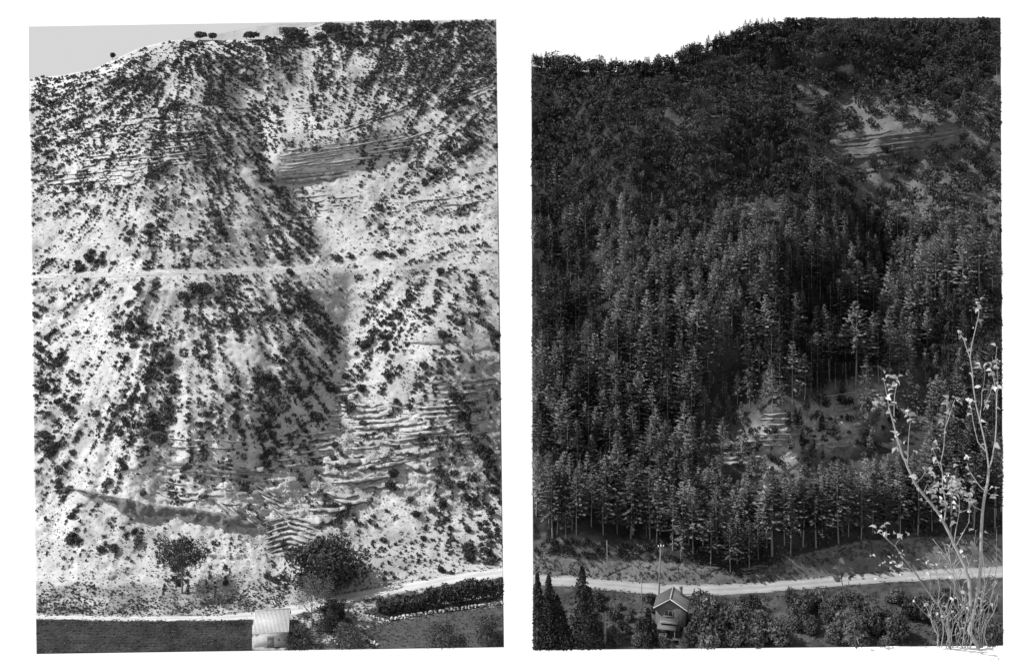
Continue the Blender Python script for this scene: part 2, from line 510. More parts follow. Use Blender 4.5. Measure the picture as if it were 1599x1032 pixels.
def B_relief(U, V):
    d, side, par = polydist(B_lineA, U, V)
    sg = d * side
    R = 20 / (1 + np.exp(-sg / 10)) * np.exp(-np.maximum(sg, 0) / 170) * sstep(60, 130, V) * sstep(380, 300, V)
    R += -12 * np.exp(-((U - 1090) / 110) ** 2 - ((V - 200) / 120) ** 2)
    d, side, par = polydist(B_crest, U, V)
    R += -16 * np.exp(-(d / 100) ** 2) * sstep(290, 400, V) * sstep(640, 400, V)
    d, side, par = polydist(B_gully, U, V)
    R += lin([(0, 12), (.25, 24), (.36, 16), (.45, 6), (.52, 1), (1, 2)], par) * np.exp(-d / 65) * sstep(300, 380, V)
    R += -9 * np.exp(-((U - 1500) / 90) ** 2 - ((V - 420) / 110) ** 2)
    R += 9 * np.exp(-((U - 860) / 60) ** 2 - ((V - 400) / 120) ** 2)
    R += 7 * np.exp(-((U - 850) / 80) ** 2 - ((V - 230) / 110) ** 2)
    R += 8 * fbm(U / 110, V / 90, 121, 3) + 1.2 * fbm(U / 24, V / 20, 141, 3) + .3 * fbm(U / 7, V / 6, 151, 2)
    bed = (V + .15 * (U - 1400)) / 7.5
    strat = np.clip(fbm(U / 60, V / 35, 161, 2) * 1.4, 0, 1) * (V < 340)
    R += .9 * fbm(U / 70, bed * 1.2 + fbm(U / 40, V / 40, 171), 173, 2) * strat
    return R
B.relief = B_relief

def B_alb(U, V):
    w = B.road_v(U) - V; bh = B.road_v(U) - lin(B_bank, U)
    a = .022 + 0 * U
    bowl = inpoly([(1225, 120), (1330, 100), (1480, 170), (1565, 110), (1565, 360), (1440, 345), (1380, 345), (1300, 300), (1240, 200)], U, V).astype(float)
    a = a + .07 * bowl
    spur = np.exp(-((U - 1080) / 90) ** 2 - ((V - 190) / 55) ** 2)
    a = a + .035 * spur
    cl = np.clip(1.7 * np.exp(-((U - 1290) / 110) ** 2 - ((V - lin([(1130, 705), (1290, 672), (1420, 620)], U)) / 42) ** 2), 0, 1)
    a = a + .26 * cl * (1 + .5 * fbm(U / 15, V / 8, 187, 3))
    low = np.exp(-((U - 1150) / 60) ** 2 - ((V - 325) / 22) ** 2)
    a = a + .05 * low
    a = np.where((w > 0) & (w < bh), .105 + .04 * fbm(U / 14, V / 6, 181, 3), a)
    terr = sstep(48, 30, w - bh) * (w >= bh) * sstep(1060, 1000, U)
    a = a * (1 - terr) + terr * (.06 + .05 * fbm(U / 16, V / 7, 183, 3))
    a = np.where(w < 0, .05 + .04 * fbm(U / 12, V / 8, 185, 3), a)
    return np.clip(a, .015, .6)
B.albedo = B_alb
build_depth(B)
hillB = terrain_mesh(B, "hillside", M['forestground'])
hillB["label"] = "dark hillside overgrown with forest, right of the two"

# ---- sky behind the bare hillside (a pale grey sky), far ridge
def sky_sheet():
    d = 620.0
    us = np.linspace(A.uL(36.), 560., 12)
    top = P(us, A.vborder(us), d + 0 * us)
    bot = P(us, 0 * us + 190, d + 0 * us)
    thick = np.array([0, 3.0, 0])
    v = np.concatenate([top, bot, top + thick, bot + thick])
    n = 12; q = []
    for i in range(n - 1):
        q.append((n + i, n + i + 1, i + 1, i)); q.append((2 * n + i, 2 * n + i + 1, 3 * n + i + 1, 3 * n + i))
        q.append((i, i + 1, 2 * n + i + 1, 2 * n + i))
    return link("sky", make_mesh("sky", v, [np.array(q)], [sky_mat()]), kind="structure")
sky_sheet()

def far_ridge():
    us = np.linspace(268, 520, 110)
    top = lin([(268, 66), (300, 59), (340, 53), (360, 50), (400, 42), (440, 37.5), (480, 36), (600, 34)], us) + fbm(us / 16, us * 0, 9, 3) * 1.2
    top = np.maximum(top, A.vborder(us) + .3)
    rows = []; K = 16
    for k in range(K + 1):
        f = k / K
        vv = top + (90 - top) * f
        rows.append(P(us, vv, 560 - 75 * f + 2.5 * fbm(us / 20, vv / 9, 91, 3) * min(1, f * 4)))
    base = rows[0].copy(); base[:, 1] += 30; base[:, 2] -= 60
    V_ = np.stack([base] + rows, 0); n = len(us)
    idx = np.arange(V_.shape[0] * n).reshape(-1, n)
    q = np.stack([idx[1:, :-1], idx[1:, 1:], idx[:-1, 1:], idx[:-1, :-1]], -1).reshape(-1, 4)
    me = make_mesh("hill", V_.reshape(-1, 3), [q], [M['limestone']], True)
    at = me.attributes.new("albedo", 'FLOAT', 'POINT'); at.data.foreach_set("value", np.full(len(me.vertices), .24, np.float32))
    return link("hill", me, kind="structure")
far_ridge()

# ---- roads, track, fields
road_pts = [(A.uL(963.) + .5, 963)] + A_road[1:-1] + [(A.uR(893.) - .5, float(A.road_v(np.array(786.))))]
strip(A, "road", road_pts, A.road_hw, .06, M['road_pale'], .43)
road_ptsB = [(B.uL(905.) + .5, 905)] + B_road[2:-1] + [(B.uR(893.) - .5, float(B.road_v(np.array(1566.))))]
strip(B, "road", road_ptsB, B.road_hw, .06, M['road_gravel'], .27)
strip(A, "path", [(54, 435), (120, 434), (200, 430), (300, 427), (420, 422), (505, 417)], lambda u: 1.5 + 1.6 * fbm(u / 18, u * 0, 5, 3), .05, M['path'], .34)
drape(A, "field", [(50, 968), (250, 971), (335, 970), (393, 967), (393, 1030), (50, 1030)], .07, M['soil'])
drape(A, "field", [(605, 972), (650, 964), (720, 954), (800, 944), (800, 1030), (602, 1030), (560, 985)], .07, M['meadow'])

# ------------------------------------------------------------------ rock ledges (parts of the hillsides)
def ledge(p, hill, pts, th, proud, mat, name="rock_ledge", seed=0, taper=True):
    """one bed of rock: a slab standing proud of the slope along picture points"""
    L = sum(math.hypot(pts[i + 1][0] - pts[i][0], pts[i + 1][1] - pts[i][1]) for i in range(len(pts) - 1))
    n = max(5, int(L / 3.5))
    cum = [0]
    for i in range(len(pts) - 1):
        cum.append(cum[-1] + math.hypot(pts[i + 1][0] - pts[i][0], pts[i + 1][1] - pts[i][1]))
    tt = np.linspace(0, cum[-1], n)
    u = np.interp(tt, cum, [q[0] for q in pts]); v = np.interp(tt, cum, [q[1] for q in pts])
    blk = np.floor(tt / 11 + .9 * fbm(tt / 17, tt * 0, seed, 1))       # the bed is broken into blocks
    h1 = vnoise(blk * 7.31 + .5, blk * 0 + seed, seed + 1); h2 = vnoise(blk * 5.77 + .5, blk * 0 + seed, seed + 2)
    v = v + fbm(u / 22, v * 0 + seed, seed + 5, 3) * .7 + (h2 - .5) * .7
    k = np.arange(n) / (n - 1)
    env = np.clip(np.minimum(k, 1 - k) * 3 + .15, 0, 1) if taper else np.ones(n)
    t = th * (.45 + .6 * h2 + .3 * vnoise(u / 4, v * 0, seed + 9)) * env
    d = dep(p, u, v); d2 = dep(p, u, v + t * 1.15)
    if n > 8:
        kk_ = np.ones(7) / 7
        d = np.convolve(np.pad(d, 3, mode='edge'), kk_, 'valid'); d2 = np.convolve(np.pad(d2, 3, mode='edge'), kk_, 'valid')
    pr = proud * (.15 + .75 * h1 + .2 * vnoise(u / 4, v * 0, seed + 13)) * env
    rows = [P(u, v - th * .25, d + 2.0), P(u, v, d - pr), P(u, v + t * .66, d - pr * 1.05), P(u, v + t, d2 - pr * .55), P(u, v + t * 1.25, d2 + 2.0)]
    V_ = np.stack(rows, 0); m = len(rows); idx = np.arange(m * n).reshape(m, n)
    q = np.stack([idx[1:, :-1], idx[1:, 1:], idx[:-1, 1:], idx[:-1, :-1]], -1).reshape(-1, 4)
    ends = [(idx[0, 0], idx[1, 0], idx[2, 0], idx[3, 0]), (idx[3, -1], idx[2, -1], idx[1, -1], idx[0, -1])]
    lower_mat = M['undershade'] if mat is M['rock'] else mat  # pale beds get undercut shade as a darker lower face
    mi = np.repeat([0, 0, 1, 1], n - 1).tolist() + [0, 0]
    me = make_mesh(name, V_.reshape(-1, 3), [np.concatenate([q, np.array(ends)])], [mat, lower_mat], mat_idx=mi)
    return link(name, me, hill)

rs = random.Random(3)
def bed_series(p, hill, a, b, dv_list, th, proud, mat, brk=1):
    for i, dv in enumerate(dv_list):
        (u0, v0), (u1, v1) = a, b
        cuts = sorted([0, 1] + [rs.uniform(.1, .9) for _ in range(brk)])
        for c0, c1 in zip(cuts[:-1], cuts[1:]):
            c0 += rs.uniform(0, .06); c1 -= rs.uniform(0, .06)
            if (c1 - c0) * (u1 - u0) < 14: continue
            nn = 4
            pts = [(u0 + (u1 - u0) * (c0 + (c1 - c0) * k / nn), v0 + dv + (v1 - v0) * (c0 + (c1 - c0) * k / nn) + rs.uniform(-1, 1)) for k in range(nn + 1)]
            ledge(p, hill, pts, th * rs.uniform(.7, 1.3), proud * rs.uniform(.7, 1.3), mat, seed=rs.randint(0, 9999))

# bare hillside: cliff at the head of the gully
bed_series(A, hillA, (422, 239), (655, 205), [0, 5.5, 11, 16.5, 21, 28], 3.4, .9, M['rock'], 1)
bed_series(A, hillA, (426, 264), (590, 244), [0, 5], 3.2, 1.0, M['rock'], 1)
bed_series(A, hillA, (428, 277), (545, 266), [0, 7], 7, 1.3, M['rockdark'], 0)
for pts in ([(515, 212), (560, 196), (610, 178), (665, 158)], [(520, 204), (570, 186), (620, 168), (672, 152)]):
    ledge(A, hillA, pts, 4, .9, M['rock'], seed=rs.randint(0, 999))
bed_series(A, hillA, (690, 150), (774, 122), [-8, -4, 0, 5, 10, 16], 3, .7, M['rock'], 0)
bed_series(A, hillA, (60, 275), (230, 262), [0, 7, 13], 3, .8, M['rock'], 1)
bed_series(A, hillA, (430, 300), (520, 296), [0, 8, 30, 40], 2.5, .5, M['rock'], 1)
bed_series(A, hillA, (600, 225), (700, 196), [0, 8], 3, .7, M['rock'], 1)
bed_series(A, hillA, (355, 168), (420, 168), [0, 10, 40], 3, .6, M['rock'], 0)
bed_series(A, hillA, (455, 170), (520, 160), [0, 8], 3, .6, M['rock'], 0)
bed_series(A, hillA, (90, 212), (240, 186), [0, 12], 4, .9, M['rock'], 1)
bed_series(A, hillA, (115, 252), (345, 226), [-6, 0, 7, 13, 20], 3, .9, M['rock'], 1)
bed_series(A, hillA, (200, 222), (345, 214), [0, -12], 3.5, .9, M['rock'], 1)
bed_series(A, hillA, (52, 303), (215, 284), [0, -14], 5, 1.0, M['rock'], 1)
bed_series(A, hillA, (180, 186), (310, 176), [0, 9], 3.5, .8, M['rock'], 1)
bed_series(A, hillA, (600, 318), (775, 300), [0, 12], 3, .6, M['rock'], 2)
bed_series(A, hillA, (480, 300), (560, 290), [14, 24], 3, .6, M['rock'], 1)
# steps in the gully bed
for k in range(9):
    bed_series(A, hillA, (521 - k, 600 + k * 8), (560 - k * 3 + rs.uniform(-8, 5), 598 + k * 8), [0], 4, .9, M['rock'], 0)
# fan of beds left of the gully and the great outcrop right of it
for k in range(6):
    bed_series(A, hillA, (440 - k * 3 + rs.uniform(-6, 6), 680 + k * 9.5), (532 - k * 4, 671 + k * 9.5), [0], 5, 1.0, M['rock'], rs.choice([0, 1]))
for k in range(13):
    u0 = 545 - max(0, k - 7) * 5 + rs.uniform(-10, 10)
    bed_series(A, hillA, (u0, 632 + k * 8.6 + (0 if k < 9 else 3)), (778 - rs.uniform(0, 40) - max(0, k - 9) * 35, 622 + k * 7.2), [0], 5.5, 1.15, M['rock'], 2)
bed_series(A, hillA, (630, 535), (720, 532), [0], 4, 1.0, M['rockdark'], 0)
bed_series(A, hillA, (660, 596), (775, 590), [0, 8, 16], 5, 1.2, M['rockdark'], 1)
bed_series(A, hillA, (662, 610), (770, 604), [5, 14], 4, .9, M['rock'], 1)
for k, (a, b) in enumerate([((505, 722), (600, 712)), ((500, 738), (560, 735)), ((515, 752), (610, 742)), ((505, 768), (560, 772)), ((560, 760), (625, 748)), ((490, 782), (540, 786)), ((480, 795), (560, 790)), ((575, 728), (640, 718)), ((520, 778), (575, 784)), ((470, 810), (530, 806)), ((630, 722), (680, 730)), ((600, 705), (690, 700))]):
    bed_series(A, hillA, a, b, [0], 9, 1.8, M['rock'], 0)
bed_series(A, hillA, (230, 716), (440, 738), [0, 5, 14], 4.5, 1.0, M['rockdark'], 1)
bed_series(A, hillA, (260, 700), (390, 705), [-16, -6], 3.5, .8, M['rock'], 1)
bed_series(A, hillA, (390, 733), (440, 724), [0, 4], 7, 1.2, M['rock'], 0)
bed_series(A, hillA, (245, 750), (380, 765), [0, 12, 22], 3.5, .8, M['rock'], 1)
for k in range(7):
    bed_series(A, hillA, (388 + k * 8, 752 + k * 9), (440 + k * 5, 775 + k * 9), [0], 5, 1.0, M['rock'], 0)
# folded beds at the mouth of the gully
for k in range(7):
    e = k * 8.0
    ledge(A, hillA, [(415 - k * 1.5, 866 - e), (432, 857 - e), (452, 852 - e * 1.02), (474, 858 - e), (492 + k, 868 - e)], 5, 1.0, M['rock'], seed=40 + k)
ledge(A, hillA, [(432, 866), (450, 860), (470, 867)], 6, .5, M['rockdark'], seed=77)
# the long grey cut bank, in sections
cuts_ = [98, 150, 196, 226, 262, 305, 350, 404]
for a0, a1 in zip(cuts_[:-1], cuts_[1:]):
    xs = np.linspace(a0 - 1.5, a1 + 1.5, 15)
    top = lin(A_bank_top, xs) + 1 + 2.4 * fbm(xs / 9, xs * 0, 701, 3); bot = np.maximum(top + 1.5, lin(A_bank_bot, xs) - 2 + 7 * fbm(xs / 11, xs * 0, 702, 3))
    rows = []
    for kk in range(7):
        t_ = kk / 6; vv = top + (bot - top) * t_
        dd = np.minimum(dep(A, xs, top), dep(A, xs, vv)) - .9 + .9 * fbm(xs / 6 + a0, vv / 3, 703, 3) + .25 * t_ - (.0 if kk else -.9)
        rows.append(P(xs, vv, dd))
    V_ = np.stack(rows, 0); idx = np.arange(V_.shape[0] * len(xs)).reshape(V_.shape[0], len(xs))
    q = np.stack([idx[1:, :-1], idx[1:, 1:], idx[:-1, 1:], idx[:-1, :-1]], -1).reshape(-1, 4)
    link("bank_face", make_mesh("bank_face", V_.reshape(-1, 3), [q], [M['marl']]), hillA)
for a0 in range(330, 410, 14):
    ledge(A, hillA, [(a0, 778 + (a0 - 330) * .35), (a0 + 16, 790 + (a0 - 330) * .35), (a0 + 34, 808 + (a0 - 330) * .3)], 4, .8, M['marl'], "rock_ledge", seed=a0 * 3)
# forested hillside
bed_series(B, hillB, (1297, 222), (1520, 192), [-6, 1, 8, 15], 4.5, 1.0, M['rockB'], 1)
bed_series(B, hillB, (1300, 244), (1450, 226), [0, 7], 4.5, 1.1, M['rockB'], 0)
bed_series(B, hillB, (1318, 262), (1420, 252), [0, 5], 6, 1.1, M['rockB'], 0)
bed_series(B, hillB, (1240, 152), (1305, 154), [0, 9, 22], 3.5, .7, M['rockB'], 0)
bed_series(B, hillB, (1085, 162), (1170, 158), [-4, 4, 12, 20, 36, 44], 4, .8, M['rockB'], 0)
bed_series(B, hillB, (1005, 228), (1065, 222), [0, 5], 4, .9, M['rockB'], 0)
bed_series(B, hillB, (1470, 165), (1564, 132), [0, 8], 4, .8, M['rockB'], 1)
for k in range(11):
    bed_series(B, hillB, (1255 + rs.uniform(-8, 14) + k * 3, 700 - k * 8), (1330 + k * 9, 694 - k * 9.5), [0], 4, 1.0, M['rockC'], 1)
for k in range(7):
    bed_series(B, hillB, (1185 + rs.uniform(-10, 6), 646 + k * 8), (1250 + rs.uniform(-8, 8), 644 + k * 8), [0], 4, 1.0, M['rockC'], 0)
for k in range(5):
    bed_series(B, hillB, (1130 + rs.uniform(-10, 6), 690 + k * 8), (1185 + rs.uniform(-8, 8), 688 + k * 8), [0], 4, 1.0, M['rockC'], 0)
for (u, v, w_, t) in ((1110, 884, 16, 7), (1170, 886, 18, 9), (1186, 882, 14, 12), (1100, 892, 12, 6), (1182, 896, 20, 6), (1050, 884, 10, 4)):
    ledge(B, hillB, [(u - w_, v + 2), (u, v), (u + w_, v + 1)], t, .8, M['rockB'], "rock", seed=u)

# ------------------------------------------------------------------ plants: shared geometry
def quads_at(cent, size, rng, flat=0.0, norm=None):
    """small leaf faces at the points cent"""
    n = len(cent)
    a = rng.normal(size=(n, 3)); b = rng.normal(size=(n, 3))
    if flat > 0:
        a[:, 2] *= 1 - flat; b[:, 2] *= 1 - flat
    a /= np.linalg.norm(a, axis=1)[:, None] + 1e-9
    b -= a * (a * b).sum(1)[:, None]; b /= np.linalg.norm(b, axis=1)[:, None] + 1e-9
    s = (np.asarray(size) * (.6 + .8 * rng.random(n)))[:, None] if np.ndim(size) == 0 else np.asarray(size)[:, None] * (.6 + .8 * rng.random(n))[:, None]
    a = a * s; b = b * s * .6
    v = np.stack([cent - a, cent - b * .9, cent + a, cent + b * .9], 1)
    return v.reshape(-1, 3), np.arange(4 * n).reshape(n, 4)

def bush_unit(rng, n, leaf=.22, fl=.85):
    """unit bush: radius 1, base at z = 0; lumps of leaves round several centres"""
    k = rng.integers(4, 7)
    ang = rng.random(k) * 6.28
    lc = np.stack([np.cos(ang) * .42, np.sin(ang) * .42, .35 + .5 * rng.random(k)], 1); lc[0] = (0, 0, .75)
    lr = .42 + .22 * rng.random(k)
    w = rng.integers(0, k, n)
    dirs = rng.normal(size=(n, 3)); dirs /= np.linalg.norm(dirs, axis=1)[:, None]
    rad = lr[w] * (.55 + .5 * rng.random(n) ** .5)
    c = lc[w] + dirs * rad[:, None]
    c[:, 2] = np.abs(c[:, 2]) * fl + .02
    return quads_at(c, leaf, rng)

def pine_crown(rng, whorls=16, per=6, sprays=6, leaf=.036, cb=.3, R=.22):
    """layered boughs: flat needle sprays along each branch of each whorl"""
    C_, A_, B_ = [], [], []
    lop = rng.random() * 6.28; lopk = rng.uniform(0, .35)
    for i in range(whorls):
        f = i / (whorls - 1)
        z = cb + (1 - cb) * f ** .95
        L = R * ((1 - f) ** .85) * (.7 + .5 * rng.random()) + .014
        if f < .12: L *= .7
        a0 = rng.random() * 6.28
        for j in range(per):
            if rng.random() < .13: continue
            a = a0 + j * 6.283 / per + rng.normal() * .22
            l = L * (.6 + .55 * rng.random()) * (1 + lopk * math.cos(a - lop))
            rise = rng.uniform(-.10, .22) + .35 * f
            for c in range(sprays):
                t = .3 + .75 * (c + rng.random()) / sprays
                sp = rng.normal() * .55 * (1 if c % 2 else .4)
                d = np.array([math.cos(a + sp), math.sin(a + sp), rise + rng.normal() * .18]); d /= np.linalg.norm(d)
                w = np.cross(d, (rng.normal() * .35, rng.normal() * .35, 1.0)); w /= np.linalg.norm(w) + 1e-9
                k = leaf * rng.uniform(.6, 1.2) * (.55 + .6 * (1 - f))
                C_.append((math.cos(a) * l * t + rng.normal() * .006, math.sin(a) * l * t + rng.normal() * .006, z + rise * l * t + rng.normal() * .004))
                A_.append(d * k); B_.append(w * k * .58)
    C_, A_, B_ = np.array(C_), np.array(A_), np.array(B_)
    v = np.stack([C_ - A_, C_ - B_, C_ + A_, C_ + B_], 1)
    return v.reshape(-1, 3), np.arange(4 * len(C_)).reshape(-1, 4)

def trunk_unit(rng, top=.93, r=.011, sides=6, bend=.012):
    mb = MB(); zs = np.linspace(-.05, top, 6)
    bx, by = rng.normal(size=2) * bend
    mb.tube([(bx * math.sin(z * 3), by * math.sin(z * 2.4), z) for z in zs], [r * (1.15 - .95 * max(0, z)) for z in zs], sides)
    return mb

def round_crown(rng, n, leaf=.06, R=.30, cb=.25):
    k = rng.integers(6, 10)
    dirs = rng.normal(size=(k, 3)); dirs /= np.linalg.norm(dirs, axis=1)[:, None]
    zc = (1 + cb) / 2
    lc = dirs * np.array([R * .62, R * .62, (1 - cb) * .30]) + np.array([0, 0, zc])
    lr = R * (.38 + .25 * rng.random(k))
    w = rng.integers(0, k, n)
    dd = rng.normal(size=(n, 3)); dd /= np.linalg.norm(dd, axis=1)[:, None]
    c = lc[w] + dd * (lr[w] * (.6 + .45 * rng.random(n) ** .5))[:, None]
    return quads_at(c, leaf, rng)

def xf(v, s, ang, loc, sy=1.0):
    c, sn = math.cos(ang), math.sin(ang)
    s = np.asarray(s, float)
    if s.ndim == 0: s = np.array([s, s, s])
    q = v * s
    return np.stack([q[:, 0] * c - q[:, 1] * sn, q[:, 0] * sn + q[:, 1] * c, q[:, 2]], 1) + loc

def trim(p, v, f):
    """leave out what would reach past the side of the land"""
    c = v[f].mean(1); u, w = proj(c)
    return f[inside(p, u, w)]

def compact(v, f):
    used = np.unique(f); r = np.zeros(len(v), int); r[used] = np.arange(len(used))
    return v[used], r[f]

class Bulk:
    def __init__(s): s.v = []; s.f = []; s.n = 0
    def add(s, v, f):
        if len(f) == 0: return
        s.v.append(v); s.f.append(f + s.n); s.n += len(v)
    def build(s, name, mat, **k):
        me = make_mesh(name, np.concatenate(s.v), [np.concatenate(s.f)], [mat])
        return link(name, me, **k)

M['fieldplant'] = mat_basic("field_plant", .06, .9, .6, .25)
# ------------------------------------------------------------------ scrub on the bare hillside
rng = np.random.default_rng(21)
NB = 8
bush_hi = [bush_unit(rng, 420, .15) for _ in range(NB)]
bush_me = [make_mesh("scrub_bush", v, [f], [M['bush']]) for v, f in bush_hi]
bush_lo = [bush_unit(rng, 18, .52) for _ in range(NB)]
tuft_lo = [bush_unit(rng, 6, .7) for _ in range(NB)]
cov = np.array([
 [0,0,0,5,6,7,6,5,5,5,6,6,7,8,8],
 [6,7,7,7,6,5,4,4,4,4,5,5,6,7,7],
 [6,7,8,8,6,5,3,3,3,4,5,4,5,5,3],
 [5,6,6,5,4,5,5,2,3,4,3,3,4,6,4],
 [4,5,4,4,5,5,5,4,1,.5,1,4,5,4,2],
 [2,2,3,3,3,3,4,5,4,.5,1,3,3,2,1],
 [1,2,2,2,3,3,2,3,5,1,1,3,2,2,1],
 [3,4,4,2,4,3,3,3,3,2,1,2,3,3,2],
 [4,4,3,3,5,6,6,7,8,4,4,7,5,4,3],
 [5,3,2,4,4,5,6,7,8,6,5,6,4,4,4],
 [5,4,3,4,4,5,5,6,7,6,5,5,3,3,3],
 [6,6,6,5,5,5,5,6,6,2,3,3,4,5,5],
 [5,5,4,4,4,4,4,4,4,1,2,2,3,3,4],
 [3,3,3,3,3,3,3,2,2,1,1,1,2,4,4],
 [2,2,1,2,2,2,2,2,1,1,1,1,1,4,5],
 [1,2,1,2,1,1,1,2,1,2,1,2,3,4,3],
 [1,2,2,1,2,1,1,2,1,1,2,2,2,2,2],
 [0,1,0,1,1,1,1,1,0,0,1,1,0,0,0]], float) / 10

def cover(u, v):
    x = np.clip((u - 75) / 50, 0, 13.999); y = np.clip((v - 75) / 50, 0, 16.999)
    xi = x.astype(int); yi = y.astype(int); fx = x - xi; fy = y - yi
    return (cov[yi, xi] * (1 - fx) + cov[yi, xi + 1] * fx) * (1 - fy) + (cov[yi + 1, xi] * (1 - fx) + cov[yi + 1, xi + 1] * fx) * fy

def streak(u, v):
    """bushes line up along the fall line of each spur"""
    t1 = np.arctan2(u - 310, np.maximum(v - 150, 40)); t2 = np.arctan2(u - 690, np.maximum(v - 250, 40))
    t3 = np.arctan2(u - 300, v + 120); t4 = np.arctan2(u - 480, np.maximum(520 - v, 40))
    low = np.where(u < 545, fbm(t1 * 26, v / 55, 301, 2), fbm(t2 * 24, v / 50, 302, 2))
    up = np.where(u < 400, fbm(t3 * 34, v / 45, 303, 2), fbm(t4 * 22, v / 45, 304, 2))
    return np.where(v > 420, low, up)

N = 34000
cu = rng.uniform(46, 786, N); cv = rng.uniform(34, 930, N)
rm = lin([(60, 2.3), (200, 2.5), (330, 2.6), (430, 3.2), (560, 4.1), (700, 4.3), (800, 4.2), (870, 3.4), (930, 3)], cv)
rad = rm * np.exp(rng.normal(size=N) * .38)
road_w = A.road_v(cu) - cv
gd, _, _ = polydist(A_gully, cu, cv)
c = cover(cu, cv)
ok = inside(A, cu, cv, 1.5) & (cv > A.vtop(cu) + 3) & (road_w > 16) & ((gd > 12) | (cv > 600))
ok &= ~((cv > lin(A_bank_top, cu) - 2) & (cv < lin(A_bank_bot, cu) + 5) & (cu > 95) & (cu < 405))
ok &= ~((np.abs(cv - lin([(54, 435), (300, 427), (505, 417)], cu)) < 5) & (cu < 510))
ok &= ~((cu > 425) & (cu < 560) & (cv > 240) & (cv < 295))
clump = sstep(-.35, .35, streak(cu, cv) + .4 * fbm(cu / 30, cv / 25, 310, 2))
# expected cover: number of candidates per area times mean bush area
area_per = 740 * 896 / N
prob = -np.log(1 - np.clip(c, 0, .85)) * area_per / (math.pi * rm ** 2 * .95) * (.22 + 1.5 * clump) * lin([(0, .62), (300, .58), (430, .46), (1000, .5)], cv)
ok_all = ok.copy()
ok &= rng.random(N) < prob
cu, cv, rad = cu[ok], cv[ok], rad[ok]
def falldir(u, v):
    if v > 428:
        x, y = ((u - 310) * 1.9, v - 150) if u < 548 else ((u - 700) * 1.9, v - 280)
    elif u < 405 or (u < 510 and v > 240 and u < 330 + (v - 95) * .58): x, y = (u - 290) * 1.9, v - 20
    else: x, y = 495 - u, max(60, 420 - v)
    q = math.hypot(x, y) + 1e-6
    return x / q, y / q
fu, fv, fr = [], [], []
for i in range(len(cu)):
    dx, dy = falldir(cu[i], cv[i]); k = int(rng.integers(1, 4))
    for j in range(k):
        q = (j + 1) * rad[i] * rng.uniform(1.1, 1.9) * (1 if rng.random() < .6 else -1)
        fu.append(cu[i] + dx * q + rng.normal() * .5); fv.append(cv[i] + dy * q + rng.normal() * .5); fr.append(rad[i] * rng.uniform(.55, .95))
fu, fv, fr = np.array(fu), np.array(fv), np.array(fr)
g2 = polydist(A_gully, fu, fv)[0]
m_ = inside(A, fu, fv, 1.5) & (fv > A.vtop(fu) + 2) & (A.road_v(fu) - fv > 16) & ((g2 > 10) | (fv > 600))
m_ &= ~((fv > lin(A_bank_top, fu) - 2) & (fv < lin(A_bank_bot, fu) + 5) & (fu > 95) & (fu < 405))
m_ &= ~((np.abs(fv - lin([(54, 435), (300, 427), (505, 417)], fu)) < 5) & (fu < 510)) & ~((fu > 425) & (fu < 560) & (fv > 240) & (fv < 295))
cu = np.concatenate([cu, fu[m_]]); cv = np.concatenate([cv, fv[m_]]); rad = np.concatenate([rad, fr[m_]])
for (x0, x1, y0, y1, k_, r0_, r1_) in ((392, 436, 66, 235, 150, 1.8, 3.6), (60, 330, 100, 260, 420, 1.6, 3.6), (600, 770, 34, 110, 160, 2, 4), (350, 600, 52, 78, 260, 2, 4.5), (300, 480, 62, 72, 70, 1.6, 3)):
    for _ in range(k_):
        x, y = rng.uniform(x0, x1), rng.uniform(y0, y1)
        if y < float(A.vtop(x)) + 3 or not bool(inside(A, x, y, 3)): continue
        cu = np.append(cu, x); cv = np.append(cv, y); rad = np.append(rad, rng.uniform(r0_, r1_))
# the dense line down the edge of the left spur
for _ in range(150):
    t_ = rng.random(); q = t_ * (len(A_lineA) - 1); i = min(int(q), len(A_lineA) - 2); f_ = q - i
    x = A_lineA[i][0] * (1 - f_) + A_lineA[i + 1][0] * f_ - abs(rng.normal()) * 16; y = A_lineA[i][1] * (1 - f_) + A_lineA[i + 1][1] * f_ + rng.normal() * 5
    cu = np.append(cu, x); cv = np.append(cv, y); rad = np.append(rad, rng.uniform(2.2, 4.4))
# rows of small bushes right of the gully mouth
gu, gv = [], []
for vv in np.arange(846, 900, 8):
    for uu in np.arange(575, 785, 11):
        a_, b_ = uu + rng.normal() * 3.5, vv + rng.normal() * 2.2
        if A.road_v(np.array(a_)) - b_ > 17 and rng.random() < .8:
            gu.append(a_); gv.append(b_)
cu = np.concatenate([cu, gu]); cv = np.concatenate([cv, gv]); rad = np.concatenate([rad, 2.6 + 1.2 * rng.random(len(gu))])
